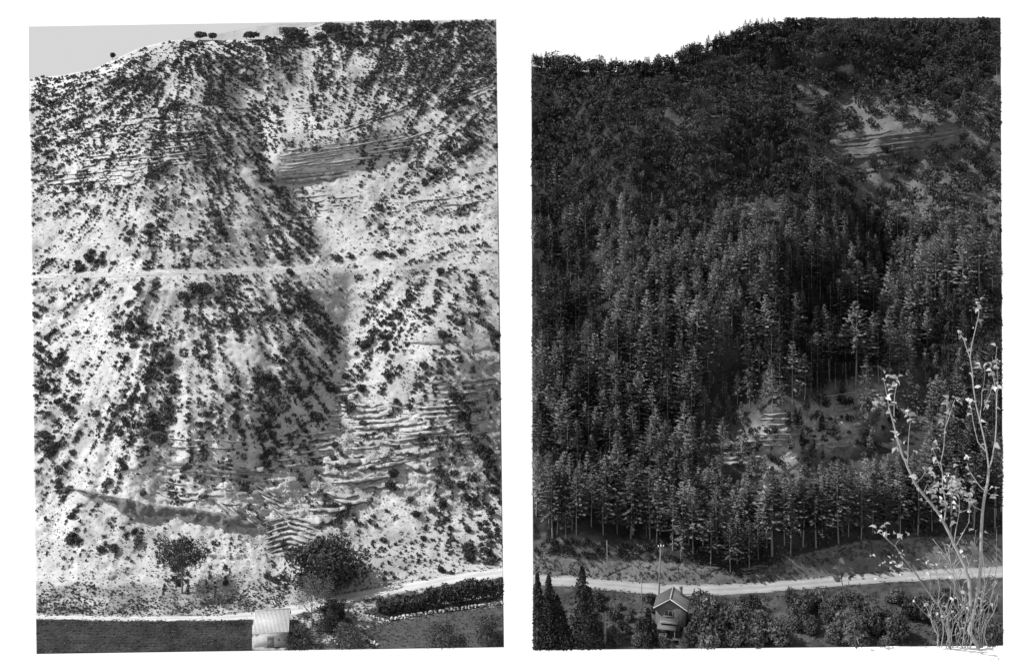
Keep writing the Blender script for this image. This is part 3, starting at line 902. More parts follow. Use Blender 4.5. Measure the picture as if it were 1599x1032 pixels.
# the bigger bushes one can find in the picture
big = [(119,850,12),(178,859,10),(100,873,6),(190,826,8),(336,851,9),(322,862,8),(217,868,4),(110,766,9),(90,754,9),(98,780,7),(72,812,7),(140,754,6),(184,763,7),(225,773,8),(320,777,8),(311,778,6),(246,668,10),(252,268,14),(240,280,12),(262,258,10),(100,300,8),(125,300,10),(140,295,9),(85,303,7),(160,296,6),(200,294,7),(185,296,6),(282,236,9),(295,245,9),(310,256,8),(527,408,9),(548,405,9),(520,402,7),(555,417,6),(600,398,8),(612,402,9),(625,396,8),(590,402,7),(120,413,9),(140,410,9),(160,413,8),(178,414,8),(150,418,7),(105,418,6),(232,420,7),(250,418,7),(270,417,7),(290,416,7),(310,416,7),(330,417,6),(305,455,13),(320,450,11),(290,465,10),(312,475,9),(215,505,11),(225,515,10),(205,515,9),(205,535,9),(190,640,11),(180,650,10),(205,625,9),(150,650,9),(70,612,10),(85,615,9),(120,600,8),(60,560,8),(470,620,13),(460,612,10),(485,610,9),(445,640,10),(430,615,9),(495,655,12),(455,600,10),(540,590,8),(565,612,9),(548,640,6),(528,815,9),(540,805,8),(520,820,7),(597,845,8),(585,823,8),(640,783,9),(617,810,6),(605,800,5),(650,805,8),(662,828,9),(675,800,9),(692,790,11),(700,760,12),(712,742,10),(722,760,10),(688,740,9),(735,750,9),(730,780,9),(745,790,9),(720,815,9),(698,812,9),(757,740,9),(770,770,9),(745,705,12),(752,715,11),(740,690,9),(720,700,9),(760,730,9),(690,720,8),(775,795,6),(747,820,6),(620,700,9),(640,712,6),(530,665,5),(705,165,11),(720,160,11),(735,165,9),(690,170,9),(700,180,8),(745,158,8),(760,175,7),(655,150,8),(640,165,7),(560,70,10),(590,66,9),(530,62,10),(500,60,9),(470,64,8),(445,68,8),(420,64,7),(610,60,9),(640,52,10),(670,48,9),(700,46,9),(730,50,9),(300,73,8),(312,70,7),(395,272,9),(425,295,8),(435,310,8),(410,285,8),(440,320,7),(450,330,6),(380,255,7),(600,230,6),(700,235,9),(690,250,8),(710,245,8),(722,240,8),(675,270,8),(650,275,7),(640,262,7),(665,285,7),(775,232,8),(418,902,8),(428,908,10),(440,905,8),(420,922,7),(445,917,6),(690,893,8),(705,896,7),(660,905,6),(600,905,5),(570,895,5),(210,833,10),(195,838,7),(545,905,6),(523,913,8)]
bu = np.array([b[0] for b in big], float); bv = np.array([b[1] for b in big], float); br = np.array([b[2] for b in big], float)
br = br * (.72 + .3 * rng.random(len(br)))
cu = np.concatenate([bu, cu]); cv = np.concatenate([bv, cv]); rad = np.concatenate([br, rad])

ZONES = [  # (u0, u1, v0, v1, phrase)
 (40,230,0,165,"high on the left shoulder under the grey sky"),
 (230,345,0,165,"on the rounded left crest of the bare hillside"),
 (345,600,0,110,"in the dark belt along the crest above the bowl"),
 (600,800,0,110,"in the top right corner of the bare hillside"),
 (345,520,110,236,"inside the pale bowl above the striped cliff"),
 (520,640,110,236,"on the curved beds right of the bowl"),
 (640,800,110,215,"in the thicket by the curved ledge at upper right"),
 (40,230,165,320,"among thin rock beds at the upper left edge"),
 (230,345,165,320,"on the spur nose left of the striped cliff"),
 (345,510,236,400,"along the slanting edge running down to the gully neck"),
 (510,620,236,390,"on the pale scree just below the striped cliff"),
 (620,800,215,320,"on the dotted slope right of the striped cliff"),
 (40,345,320,402,"on the pale slope just above the mid-slope path"),
 (40,215,402,428,"in the left hedge line along the mid-slope path"),
 (215,420,402,428,"in the right hedge line along the mid-slope path"),
 (505,640,385,428,"at the neck of the gully beside the pale debris fan"),
 (620,800,320,428,"on the pale right slope level with the gully neck"),
 (40,130,428,560,"at the left edge below the mid-slope path"),
 (130,250,428,560,"in the left-leaning streaks below the mid-slope path"),
 (250,360,428,520,"in the dense patch under the right hedge line of the path"),
 (360,550,428,520,"in the right-leaning streaks above the gully"),
 (550,800,428,530,"on the rounded spur right of the gully"),
 (40,130,560,660,"in the dark clumps at the left edge, mid height"),
 (130,250,560,660,"in the dark left-leaning streaks at mid height"),
 (250,400,520,660,"on the middle of the bare lower spur"),
 (400,520,520,660,"in the thicket left of the rock steps in the gully"),
 (520,640,530,660,"beside the rock steps in the gully bed"),
 (640,800,530,660,"between the flat pale slabs at the right edge"),
 (40,220,660,745,"just above the left end of the grey cut bank"),
 (220,400,660,800,"on the rocky slope above the grey cut bank"),
 (400,520,660,830,"beside the pale beds left of the gully bottom"),
 (520,680,660,770,"on the great bedded outcrop right of the gully"),
 (680,800,660,770,"in the dark clump right of the great bedded outcrop"),
 (640,800,770,840,"on the scree below the great bedded outcrop"),
 (500,640,770,840,"on the white scree just right of the folded beds"),
 (40,240,745,900,"on the white scree below the grey cut bank, far left"),
 (240,400,800,900,"on the white scree around the spreading tree"),
 (395,460,860,940,"at the mouth of the gully by the folded beds"),
 (500,800,840,940,"in the dotted rows just above the left-hand road")]
def zoneA(u, v, r):
    size = "largest dark scrub bushes" if r > 9.5 else ("mid-sized dark scrub bush" if r > 6.6 else "smaller dark scrub bush")
    size = "large dark scrub bush" if r > 8.5 else size
    for (a, b, c_, d_, t) in ZONES:
        if a <= u < b and c_ <= v < d_: return size + " " + t
    return size + " on the bare pale hillside"

order = np.argsort(-rad)
indiv = set(order[:300].tolist())
bulk = Bulk()
for i in range(len(cu)):
    g = G(A, cu[i], cv[i]); s = rad[i] * g[1] / F
    sc = np.array([s * rng.uniform(.9, 1.15), s * rng.uniform(.9, 1.1), s * rng.uniform(.85, 1.2)])
    ang = rng.random() * 6.28; k = int(rng.integers(NB))
    loc = g + np.array([0, 0, -.12 * s])
    near_edge = not bool(inside(A, cu[i], cv[i] - rad[i] * .5, rad[i] * 1.7))
    if i in indiv:
        if near_edge:
            v, f = bush_hi[k]; v = xf(v, sc, ang, loc); f = trim(A, v, f)
            if len(f) < 12: continue
            v, f = compact(v, f)
            o = link("scrub_bush", make_mesh("scrub_bush", v - loc, [f], [M['bush']]))
            o.location = loc
        else:
            o = link("scrub_bush", bush_me[k])
            o.location = loc; o.scale = sc; o.rotation_euler = (0, 0, ang)
        lab = zoneA(cu[i], cv[i], rad[i])
        o["label"] = lab; o["category"] = "bush"; o["group"] = "scrub bushes " + lab.split("bush ")[1]
    else:
        v, f = bush_lo[k]; v = xf(v, sc, ang, loc)
        if near_edge: f = trim(A, v, f)
        bulk.add(v, f)
bulk.build("scrub", M['bush'], label="countless small dark scrub bushes dotted over the bare hillside", cat="scrub", kind="stuff")
# tufts of herbs and stones, a few picture units each
N = 36000
tu = rng.uniform(46, 786, N); tv = rng.uniform(64, 950, N)
w_ = A.road_v(tu) - tv
ok = inside(A, tu, tv, 2) & (tv > A.vtop(tu) + 2) & (w_ > 13) & (fbm(tu / 26, tv / 18, 330, 3) + .35 * rng.normal(size=N) > .02)
ok &= ~((tv > lin(A_bank_top, tu) - 2) & (tv < lin(A_bank_bot, tu) + 5) & (tu > 95) & (tu < 405))
bulk = Bulk()
gg = G(A, tu, tv)
for i in np.nonzero(ok)[0]:
    s = (.6 + 1.2 * rng.random() ** 2) * gg[i, 1] / F
    v, f = tuft_lo[i % NB]
    bulk.add(xf(v, (s * 1.2, s * 1.2, s * .8), rng.random() * 6.28, gg[i]), f)
bulk.build("herb_tufts", M['tuft'], label="tiny dry herb tufts peppering the pale scree", cat="herbs", kind="stuff")

# broken rock lying about the outcrops and down the gully
def stone_unit(k):
    bm = bmesh.new(); bmesh.ops.create_icosphere(bm, subdivisions=1, radius=1)
    r_ = random.Random(k)
    vv = np.array([[c * r_.uniform(.6, 1.15) for c in v.co] for v in bm.verts]); ff = np.array([[v.index for v in f.verts] for f in bm.faces]); bm.free()
    return vv * np.array([1.3, 1.0, .6]), ff
stn = [stone_unit(k) for k in range(6)]
bulk = Bulk(); N = 5200
tu = np.concatenate([rng.normal(600, 110, N // 2), rng.normal(450, 50, N // 4), rng.uniform(60, 780, N // 4)])
tv = np.concatenate([rng.normal(715, 55, N // 2), rng.normal(800, 40, N // 4), rng.uniform(300, 900, N // 4)])
ok = inside(A, tu, tv, 3) & (A.road_v(tu) - tv > 14)
gg = G(A, tu, tv)
for i in np.nonzero(ok)[0]:
    s = (.5 + 2.2 * rng.random() ** 3) * gg[i, 1] / F
    v, f = stn[i % 6]
    bulk.add(xf(v, s, rng.random() * 6.28, gg[i]), f)
bulk.build("rubble", M['rock'], label="pale broken stones strewn over the bedded outcrops and scree", cat="rubble", kind="stuff")
# grey herbs on the verge above the road
bulk = Bulk(); N = 3000
tu = rng.uniform(58, 450, N); tv = A.road_v(tu) - 6 - np.abs(rng.normal(size=N)) * 24
ok = inside(A, tu, tv, 2) & (fbm(tu / 22, tv / 9, 340, 3) + .3 * rng.normal(size=N) > -.1)
gg = G(A, tu, tv)
for i in np.nonzero(ok)[0]:
    s = (.7 + 1.5 * rng.random()) * gg[i, 1] / F
    v, f = tuft_lo[i % NB]
    bulk.add(xf(v, (s * 1.2, s * 1.2, s * .8), rng.random() * 6.28, gg[i]), f)
bulk.build("verge_herbs", M['tuft'], label="mottled grey herbs on the verge above the left-hand road", cat="herbs", kind="stuff")
# weeds along both edges of the left-hand road
bulk = Bulk(); N = 1500
tu = rng.uniform(60, 784, N); sd_ = np.where(rng.random(N) < .5, 1, -1)
tv = A.road_v(tu) + sd_ * (A.road_hw(tu) + rng.normal(size=N) * 1.3)
ok = inside(A, tu, tv, 2) & (fbm(tu / 15, sd_ * 3., 345, 3) > -.25) & ~((tu > 390) & (tu < 460) & (sd_ > 0))
gg = G(A, tu, tv)
for i in np.nonzero(ok)[0]:
    s = (.5 + 1.2 * rng.random()) * gg[i, 1] / F
    v, f = tuft_lo[i % NB]
    bulk.add(xf(v, (s * 1.3, s * 1.3, s * .7), rng.random() * 6.28, gg[i]), f)
bulk.build("roadside_weeds", M['tuft'], label="low weeds along the edges of the left-hand road", cat="weeds", kind="stuff")
# crop and grass in the two fields
bulk = Bulk(); N = 7000
tu = rng.uniform(58, 786, N); tv = rng.uniform(945, 1019, N)
tv = np.where(tu < 392, np.round(tv / 4.6) * 4.6 + rng.normal(size=N) * .6 + .006 * tu, tv)
ok = inside(A, tu, tv, 1.5) & (A.road_v(tu) - tv < -A.road_hw(tu) - 2) & ((tu < 392) | (tu > 455))
gg = G(A, tu, tv)
for i in np.nonzero(ok)[0]:
    s = (.8 + 1.0 * rng.random()) * gg[i, 1] / F
    v, f = tuft_lo[i % NB]
    bulk.add(xf(v, (s * 1.3, s * 1.3, s * .7), rng.random() * 6.28, gg[i]), f)
bulk.build("field_plants", M['fieldplant'], label="low plants covering the dark fields below the left-hand road", cat="plants", kind="stuff")

# ------------------------------------------------------------------ forest on the right-hand hillside
rng = np.random.default_rng(44)
NP = 14
pine_hi, pine_tr, pine_me, pine_tm = [], [], [], []
for k in range(NP):
    v, f = pine_crown(rng, whorls=int(rng.integers(14, 20)), per=7, sprays=9, leaf=.034, cb=rng.uniform(.2, .42), R=rng.uniform(.20, .31))
    pine_hi.append((v, f)); pine_me.append(make_mesh("crown", v, [f], [M['pine']]))
    tb = trunk_unit(rng); pine_tr.append(tb); pine_tm.append(tb.mesh("trunk", [M['bark']], True))
pine_lo = [pine_crown(rng, whorls=13, per=6, sprays=5, leaf=.052, cb=rng.uniform(.2, .42), R=rng.uniform(.20, .30)) for _ in range(NP)]
M['pinelit'] = mat_basic("sunlit_pine_needles", .165, .8, .5, .13, rnd=.35, transl=.1)  # paler copy of the needles, sunlight on the spurs put into colour
M['pineshade'] = mat_basic("shaded_pine_needles", .03, .8, .5, .13, rnd=.35, transl=.1)  # darker copy of the needles, shade of hollow and ravine put into colour
pine_mats = {m: [make_mesh("crown", v, [f], [M[m]]) for v, f in pine_hi] for m in ('pinelit', 'pineshade')}
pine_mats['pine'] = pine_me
def needle_tone(u, v):
    """light put into needle colour: paler on lit spurs, darker on shaded slopes, partly random"""
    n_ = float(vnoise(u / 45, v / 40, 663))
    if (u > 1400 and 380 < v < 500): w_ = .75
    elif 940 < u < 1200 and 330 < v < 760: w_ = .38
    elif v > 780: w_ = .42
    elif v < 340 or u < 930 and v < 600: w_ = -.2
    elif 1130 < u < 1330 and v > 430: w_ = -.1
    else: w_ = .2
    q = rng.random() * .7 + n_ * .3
    return 'pinelit' if q < w_ else ('pine' if q < w_ + .45 else 'pineshade')
NR = 8
rnd_hi = [round_crown(rng, 520, .05, rng.uniform(.42, .58), rng.uniform(.12, .25)) for _ in range(NR)]
rnd_me = [make_mesh("crown", v, [f], [M['broad']]) for v, f in rnd_hi]
rnd_tm = [trunk_unit(rng, .6, .025).mesh("trunk", [M['bark']], True) for _ in range(4)]
rnd_lo = [round_crown(rng, 90, .125, rng.uniform(.42, .58), rng.uniform(.12, .25)) for _ in range(NR)]

def mesh_arrays(mb):
    return np.array(mb.v, float), np.array([f for f in mb.f])

trees = []   # (u, v_base, h_units, kind)
def poisson(n, test, sep, pts=None):
    """scatter with a minimum spacing sep(u, v) = (du, dv)"""
    out = []; cell = {}
    U_ = rng.uniform(B.u0, B.u1, n); V_ = rng.uniform(30, 1000, n)
    m = test(U_, V_)
    for u, v in zip(U_[m], V_[m]):
        du, dv = sep(v); good = True
        ci, cj = int(u // 24), int(v // 24)
        for a in (-1, 0, 1):
            for b in (-1, 0, 1):
                for (x, y) in cell.get((ci + a, cj + b), ()):
                    if ((u - x) / du) ** 2 + ((v - y) / dv) ** 2 < 1: good = False; break
                if not good: break
            if not good: break
        if good:
            cell.setdefault((ci, cj), []).append((u, v)); out.append((u, v))
    return out

bowl = [(1240, 130), (1330, 110), (1400, 150), (1480, 170), (1565, 120), (1565, 345), (1480, 330), (1400, 345), (1370, 345), (1300, 290)]
def upper_ok(u, v):
    m = (v < 372) & (v > B.vtop(u) + 1) & inside(B, u, v, 2)
    dens = .95 + 0 * u
    dens = np.where(inpoly(bowl, u, v), .30 + .5 * sstep(0, .3, fbm(u / 40, v / 30, 402, 2)), dens)
    dens = np.where(np.exp(-((u - 1090) / 70) ** 2 - ((v - 195) / 40) ** 2) > .5, .45, dens)
    dens = np.where((v > lin([(1295, 218), (1500, 190)], u)) & (v < lin([(1295, 268), (1500, 235)], u)) & (u > 1292) & (u < 1500), .04, dens)
    dens = np.where((np.abs(u - 1150) < 60) & (np.abs(v - 325) < 18), .35, dens)
    dens = np.where((u > 1330) & (u < 1400) & (v > 272) & (v < 320), .12, dens)
    dens = np.where((u > 1300) & (u < 1500) & (v > 235) & (v < 300), np.minimum(dens, .3), dens)
    return m & (rng.random(len(u)) < dens)
for u, v in poisson(16000, upper_ok, lambda v: (8.0 + v * .010, 5.0 + v * .010)):
    pinep = .12 + .4 * (v < B.vtop(u) + 22) + .3 * (v > 330)
    if rng.random() < pinep:
        trees.append((u, v, rng.uniform(19, 30) * (1 + .35 * (v > 280)), 'pine'))
    else:
        trees.append((u, v, rng.uniform(14, 25), 'round'))
for u in np.arange(832, 1300, 4.5):      # the skyline wood
    u = u + rng.normal() * 2
    for q in range(2):
        v = float(B.vtop(u)) + rng.uniform(3, 12)
        trees.append((u + rng.normal() * 2, v, rng.uniform(15, 28), 'pine' if rng.random() < .72 else 'round'))
gB = lambda u, v: polydist(B_gully, u, v)[0]
def lower_ok(u, v):
    m = (v >= 366) & (v < lin(B_bank, u) - 2 - 26 * sstep(1060, 1000, u)) & inside(B, u, v, 2)
    dens = .72 + .5 * vnoise(u / 28, v / 24, 662)
    dens = np.where((np.abs(u - 1290) < 155) & (v > lin([(1130, 675), (1290, 622), (1445, 575)], u)) & (v < lin([(1130, 755), (1290, 745), (1445, 715)], u)), .02, dens)
    dens = np.where((u > 1330) & (u < 1440) & (v > 600) & (v < 720), np.minimum(dens, .05), dens)
    dens = np.where((u > 1425) & (v > 466) & (v < 560), .14, dens)
    return m & (rng.random(len(u)) < dens)
hp = lambda v: float(np.interp(v, [366, 420, 520, 640, 780, 880], [44, 54, 66, 78, 92, 98]))
for u, v in poisson(9000, lower_ok, lambda v: (11 + (v - 366) * .020, 8.5 + (v - 366) * .012)):
    h = hp(v) * rng.uniform(.5, 1.15) * (.74 + .5 * float(vnoise(u / 35, v / 30, 661)))
    if 1130 < u < 1445 and 690 < v < 870: h = min(h, max(14, (v - float(lin([(1130, 740), (1290, 722), (1440, 700)], u))) * rng.uniform(.7, .98)))
    if u > 1425 and 555 < v < 660: h = min(h, max(18, (v - 535) * rng.uniform(.7, 1.0)))
    if 1270 < u < 1330 and 600 < v < 660: h *= .6
    if 1090 < u < 1200 and 600 < v < 745: h *= .55
    if h < 22: continue
    trees.append((u, v, h, 'pine'))
for t in ((1336, 607, 128), (1322, 600, 90), (1388, 606, 98), (1372, 600, 86), (1404, 604, 84), (1420, 596, 74), (962, 676, 84), (1393, 520, 66), (1260, 655, 36), (1440, 470, 98), (1460, 474, 96), (1480, 470, 100), (1505, 470, 96), (1530, 474, 104), (1550, 470, 100), (1418, 486, 88), (1030, 668, 60), (1120, 862, 96), (1205, 868, 100), (1015, 842, 108), (985, 840, 96), (870, 832, 104), (900, 836, 98), (1065, 860, 100), (1500, 640, 50)):
    trees.append((t[0], t[1], t[2], 'pine'))
# scrub on the right spur and in the clearings
for _ in range(150):
    u, v = rng.uniform(1425, 1564), rng.uniform(468, 565)
    trees.append((u, v, rng.uniform(12, 26), 'round'))
for _ in range(90):
    u = rng.uniform(1130, 1420); v = lin([(1130, 705), (1290, 680), (1420, 640)], u) + rng.uniform(-42, 60)
    trees.append((u, v, rng.uniform(6, 17), 'round'))
for _ in range(34):
    u = rng.uniform(1150, 1440); v = lin([(1130, 705), (1290, 685), (1440, 640)], u) + rng.uniform(-30, 50)
    trees.append((u, v, rng.uniform(14, 38), 'pine'))
for _ in range(70):
    u = rng.uniform(835, 1060); v = lin(B_bank, u) - rng.uniform(0, 26)
    trees.append((u, v, rng.uniform(5, 12), 'round'))

PZ = [(800,1000,0,140,"on the forest skyline at the left"),(1000,1270,0,130,"on the rising forest skyline"),(1270,1600,0,130,"along the top right edge of the forest"),
 (800,960,140,330,"in the shaded wood at the left of the upper forest"),(960,1240,130,330,"on the wooded spur with faint rock beds"),(1240,1600,130,345,"around the striped cliff in the forest bowl"),
 (800,960,330,520,"in the hollow at the left of the plantation"),(960,1140,330,520,"on the lit crest of the plantation spur"),(1140,1330,330,520,"on the shaded side of the plantation spur above the ravine"),(1330,1430,345,520,"in the upper ravine between the two plantation spurs"),(1430,1600,345,480,"in the bright stand on the right-hand spur"),
 (1430,1600,480,600,"in the scrubby clearing on the right-hand spur"),(800,960,520,700,"at the left edge of the plantation, mid height"),(960,1100,520,700,"in the middle of the plantation"),(1100,1300,520,650,"among bare trunks in the dark ravine flank"),(1300,1430,520,650,"by the tall lit pines right of the ravine"),
 (1430,1600,600,860,"in the dark stand behind the foreground sapling"),(1110,1430,640,780,"beside the rock outcrop in the forest clearing"),(800,960,700,860,"in the lower left stand above the road terrace"),(960,1110,700,880,"in the lower middle stand above the road bank"),(1110,1430,780,900,"in the dark stand above the ravine mouth and road")]
def zoneB(u, v, kind, h):
    base = "tall dark pine" if h > 90 else ("dark pine" if h > 60 else "small dark pine")
    if kind == 'round': base = "round-crowned broadleaf tree" if h > 17 else "low leafy tree"
    for a, b, c_, d_, t in PZ:
        if a <= u < b and c_ <= v < d_: return base + " " + t
    return base + " on the forested hillside"

def make_tree(p, u, v, h, kind, name=None, label=None, group=None, hi=None):
    g = G(p, u, v); s = h * g[1] / F / .95
    ang = rng.random() * 6.28
    wv = rng.uniform(.85, 1.2)
    if kind == 'pine':
        k = int(rng.integers(NP)); sp = needle_tone(u, v); cr, cm, tm = pine_hi[k], pine_mats[sp][k], pine_tm[k]; mt = M[sp]
    else:
        k = int(rng.integers(NR)); cr, cm, tm = rnd_hi[k], rnd_me[k], rnd_tm[k % 4]; mt = M['broad']
    root = link(name or ("pine_tree" if kind == 'pine' else "broadleaf_tree"), None, None, label, "tree", group)
    root.empty_display_size = .5
    root.location = g; root.scale = (s * wv, s * wv, s); root.rotation_euler = (0, 0, ang)
    tr = link("trunk", tm, root)
    vv = xf(cr[0], (s * wv, s * wv, s), ang, g)
    uu, ww = proj(vv)
    if not inside(p, uu, ww).all():
        f = trim(p, vv, cr[1])
        if len(f) < 20: f = cr[1][:20]
        v2, f2 = compact(cr[0], f); cm = make_mesh("crown", v2, [f2], [mt])
    link("crown", cm, root)
    return root

trees = [(t[0], t[1], min(t[2], (t[1] - 27.5) * .97), t[3]) for t in trees if t[1] > 34]
trees.sort(key=lambda t: -t[2])
ip = [t for t in trees if t[3] == 'pine']; ir = [t for t in trees if t[3] == 'round']
bps = {'pine': Bulk(), 'pinelit': Bulk(), 'pineshade': Bulk()}; br_, bt = Bulk(), Bulk()
# the pines that show largest, yet some from every height of the slope
sel = ip[:215]; rest = ip[215:]
sel += rest[::max(1, len(rest) // 85)][:85]
selset = set(id(t) for t in sel)
selr = ir[:170]; selrset = set(id(t) for t in selr)
for t in trees:
    u, v, h, kind = t
    if id(t) in selset or id(t) in selrset:
        lab = zoneB(u, v, kind, h)
        make_tree(B, u, v, h, kind, label=lab, group="trees " + lab.split(" tree ")[-1].split(" pine ")[-1])
    else:
        g = G(B, u, v); s = h * g[1] / F / .95; ang = rng.random() * 6.28
        if kind == 'pine':
            k = int(rng.integers(NP)); wv = rng.uniform(.85, 1.2)
            vv, ff = pine_lo[k]; vv = xf(vv, (s * wv, s * wv, s), ang, g)
            a, b = mesh_arrays(pine_tr[k % 4])
            fb = b[:, :4]
            bt.add(xf(a, s, ang, g), fb)
        else:
            vv, ff = rnd_lo[int(rng.integers(NR))]; vv = xf(vv, s, ang, g)
        uu, ww = proj(vv)
        if not inside(B, uu, ww).all(): ff = trim(B, vv, ff); 
        (bps[needle_tone(u, v)] if kind == 'pine' else br_).add(vv, ff)
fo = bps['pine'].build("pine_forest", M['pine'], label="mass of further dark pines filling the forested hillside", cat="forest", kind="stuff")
for m_ in ('pinelit', 'pineshade'):
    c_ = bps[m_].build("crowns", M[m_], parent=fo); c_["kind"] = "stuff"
def trunks_mesh():
    v = np.concatenate(bt.v); f = np.concatenate(bt.f)
    tri = f[:, 2] == f[:, 3]
    return make_mesh("trunks", v, [f[~tri], f[tri][:, :3]], [M['bark']])
tk = link("trunks", trunks_mesh(), fo); tk["kind"] = "stuff"
br_.build("broadleaf_wood", M['broad'], label="mass of further small broadleaf trees on the upper forested hillside", cat="wood", kind="stuff")

# ------------------------------------------------------------------ single trees, hedge, barn and walls by the left-hand road
rng = np.random.default_rng(90)
def limb_tree(p, u, v, h, wid, name, label, leafmat, n=2600, leaf=.30, cb=.32, airy=.5, rt=.22, limbs=8, barkmat=None, low=.1):
    """spreading tree: forked trunk with limbs, leaves in clumps round the twig ends; h, wid in picture units"""
    g = G(p, u, v); sc = g[1] / F; H = h * sc / .93; W = wid * sc / 2
    root = link(name, None, None, label, "tree"); root.location = g
    mb = MB()
    mb.tube([(0, 0, -.6), (.05, 0, H * .12), (-.08, .05, H * .26), (.05, 0, H * .42), (.1, 0, H * .7)], [rt * 1.2, rt, rt * .8, rt * .6, rt * .25], 7)
    ends = []
    for i in range(limbs):
        a = i * 6.283 / limbs + rng.normal() * .25
        z0 = H * rng.uniform(.24, .45); el = rng.uniform(.45, 1.1)
        L = W * rng.uniform(.75, 1.05)
        p0 = np.array([0, 0, z0]); p1 = np.array([math.cos(a) * L * .45, math.sin(a) * L * .45, z0 + (H - z0) * .35 * el])
        p2 = np.array([math.cos(a) * L * .85, math.sin(a) * L * .85, z0 + (H - z0) * .62 * el])
        mb.tube([p0, p1, p2], [rt * .45, rt * .28, rt * .1], 5)
        ends += [p1 * .5 + p2 * .5, p2]
        for _ in range(3):
            q = p1 + (p2 - p1) * rng.random(); e = q + np.array([rng.normal() * W * .3, rng.normal() * W * .3, abs(rng.normal()) * H * .14])
            mb.tube([q, (q + e) / 2 + rng.normal(size=3) * .1, e], [rt * .14, rt * .1, rt * .05], 4); ends.append(e)
    for _ in range(6):
        e = np.array([rng.normal() * W * .3, rng.normal() * W * .3, H * rng.uniform(.78, .95)])
        mb.tube([(0, 0, H * .5), e * .7 + np.array([0, 0, H * .12]), e], [rt * .3, rt * .18, rt * .05], 4); ends.append(e)
    link("trunk", mb.mesh("trunk", [barkmat or M['bark']], True), root)
    ends = np.array(ends); w = rng.integers(0, len(ends), n)
    d = rng.normal(size=(n, 3)); d /= np.linalg.norm(d, axis=1)[:, None]
    c = ends[w] + d * (W * .27 * airy * (.35 + .75 * rng.random(n) ** .5))[:, None]
    if low < .05: c[:n // 3, 2] = H * .35 * rng.random(n // 3)
    c[:, 2] = np.clip(c[:, 2], H * low, H)
    vv, ff = quads_at(c, leaf, rng)
    wv = vv + g; uu, ww = proj(wv)
    if not inside(p, uu, ww).all(): ff = trim(p, wv, ff); vv, ff = compact(vv, ff)
    link("crown", make_mesh("crown", vv, [ff], [leafmat]), root)
    return root

limb_tree(A, 284, 926, 80, 74, "spreading_tree", "spreading leafy tree standing alone on the pale apron above the left-hand road", M['bush'], 5200, .2, airy=.85, low=.2, limbs=9)
limb_tree(A, 507, 912, 60, 92, "bushy_tree", "big dark bushy tree by the gully mouth above the left-hand road", M['bush'], 9000, .42, airy=1.2, limbs=13, low=.02)
limb_tree(A, 487, 985, 84, 66, "feathery_tree", "pale feathery tree beside the small barn, half over the road", M['bushpale'], 3000, .12, airy=.9, rt=.14, barkmat=M['bark'])
for (u, v, h, w_, lab) in ((690, 1010, 30, 46, "dark bushy shrub at the bottom edge of the right meadow"), (764, 1000, 36, 40, "dark shrub in the meadow at the bottom right corner of the bare hillside"), (516, 985, 48, 30, "dark upright shrub between the barn and the meadow"), (545, 1010, 32, 44, "dark shrub mass at the bottom edge right of the barn"), (468, 1012, 20, 36, "low dark shrub against the barn's right side"), (525, 962, 22, 26, "small dark bush on the verge below the left-hand road")):
    limb_tree(A, u, v, h, w_, "shrub", lab, M['bush'], 3000, .2, airy=1.25, rt=.06, limbs=9, low=.02)

def leaf_volume(p, pts, mat, name, label, cat, leaf, g0):
    vv, ff = quads_at(pts, leaf, rng)
    uu, ww = proj(vv)
    if not inside(p, uu, ww).all(): ff = trim(p, vv, ff)
    vv, ff = compact(vv, ff)
    o = link(name, make_mesh(name, vv - g0, [ff], [mat]), None, label, cat); o.location = g0
    return o

def hedge():
    n = 9000
    u = rng.uniform(590, 786, n)
    lo = lin([(590, 958), (612, 962), (650, 958), (700, 950), (790, 938)], u)
    vg = lo - rng.random(n) * 9
    g = G(A, u, vg)
    H = lin([(590, 2.2), (610, 3.4), (660, 3.8), (700, 4.4), (730, 4.8), (765, 4.6), (790, 4.6)], u) * (.72 + .45 * vnoise(u / 11, vg * 0, 3))
    z = H * rng.random(n) ** .55
    pts = g + np.stack([rng.normal(size=n) * .25, rng.normal(size=n) * .3, z], 1)
    leaf_volume(A, pts, M['bush'], "hedge", "long dense dark hedge between the left-hand road and the meadow", "hedge", .34, G(A, 690., 950.))
hedge()

def stone_mesh(k):
    bm = bmesh.new(); bmesh.ops.create_icosphere(bm, subdivisions=1, radius=.5)
    r_ = random.Random(k)
    for v in bm.verts:
        v.co.x *= 1.25; v.co.z *= .75; v.co *= r_.uniform(.75, 1.15)
    me = bpy.data.meshes.new("stone"); bm.to_mesh(me); bm.free(); me.materials.append(M['stone'])
    return me
stones = [stone_mesh(k) for k in range(5)]
def stone_wall(p, pts, step, size, label):
    g0 = G(p, float(pts[0][0]), float(pts[0][1]))
    root = link("dry_stone_wall", None, None, label, "wall"); root.location = g0
    us = np.arange(pts[0][0], pts[-1][0], step)
    for i, u in enumerate(us):
        for row in range(2):
            uu = u + rng.normal() * step * .2; v = float(lin(pts, uu)); g = G(p, uu, v)
            o = link("stone", stones[int(rng.integers(5))], root)
            o.location = g - g0 + np.array([0, rng.normal() * .15, size * (.3 + .55 * row)])
            s = size * rng.uniform(.75, 1.25); o.scale = (s * 1.1, s, s); o.rotation_euler = tuple(rng.normal(size=3) * .4 + np.array([0, 0, rng.random() * 6]))
stone_wall(A, [(612, 968), (650, 961), (700, 954), (784, 943)], 5.2, .62, "low dry stone wall along the foot of the dark hedge")
stone_wall(A, [(560, 990), (574, 999), (590, 1009)], 4.2, .5, "short pale stone wall running to the bottom edge right of the barn")
stone_wall(A, [(516, 998), (528, 1005), (537, 1011)], 4.2, .45, "stub of pale stone wall at the bottom edge beside the barn")
stone_wall(A, [(575, 962), (592, 967), (610, 972)], 4.2, .4, "rubble stone edge at the corner of the meadow")

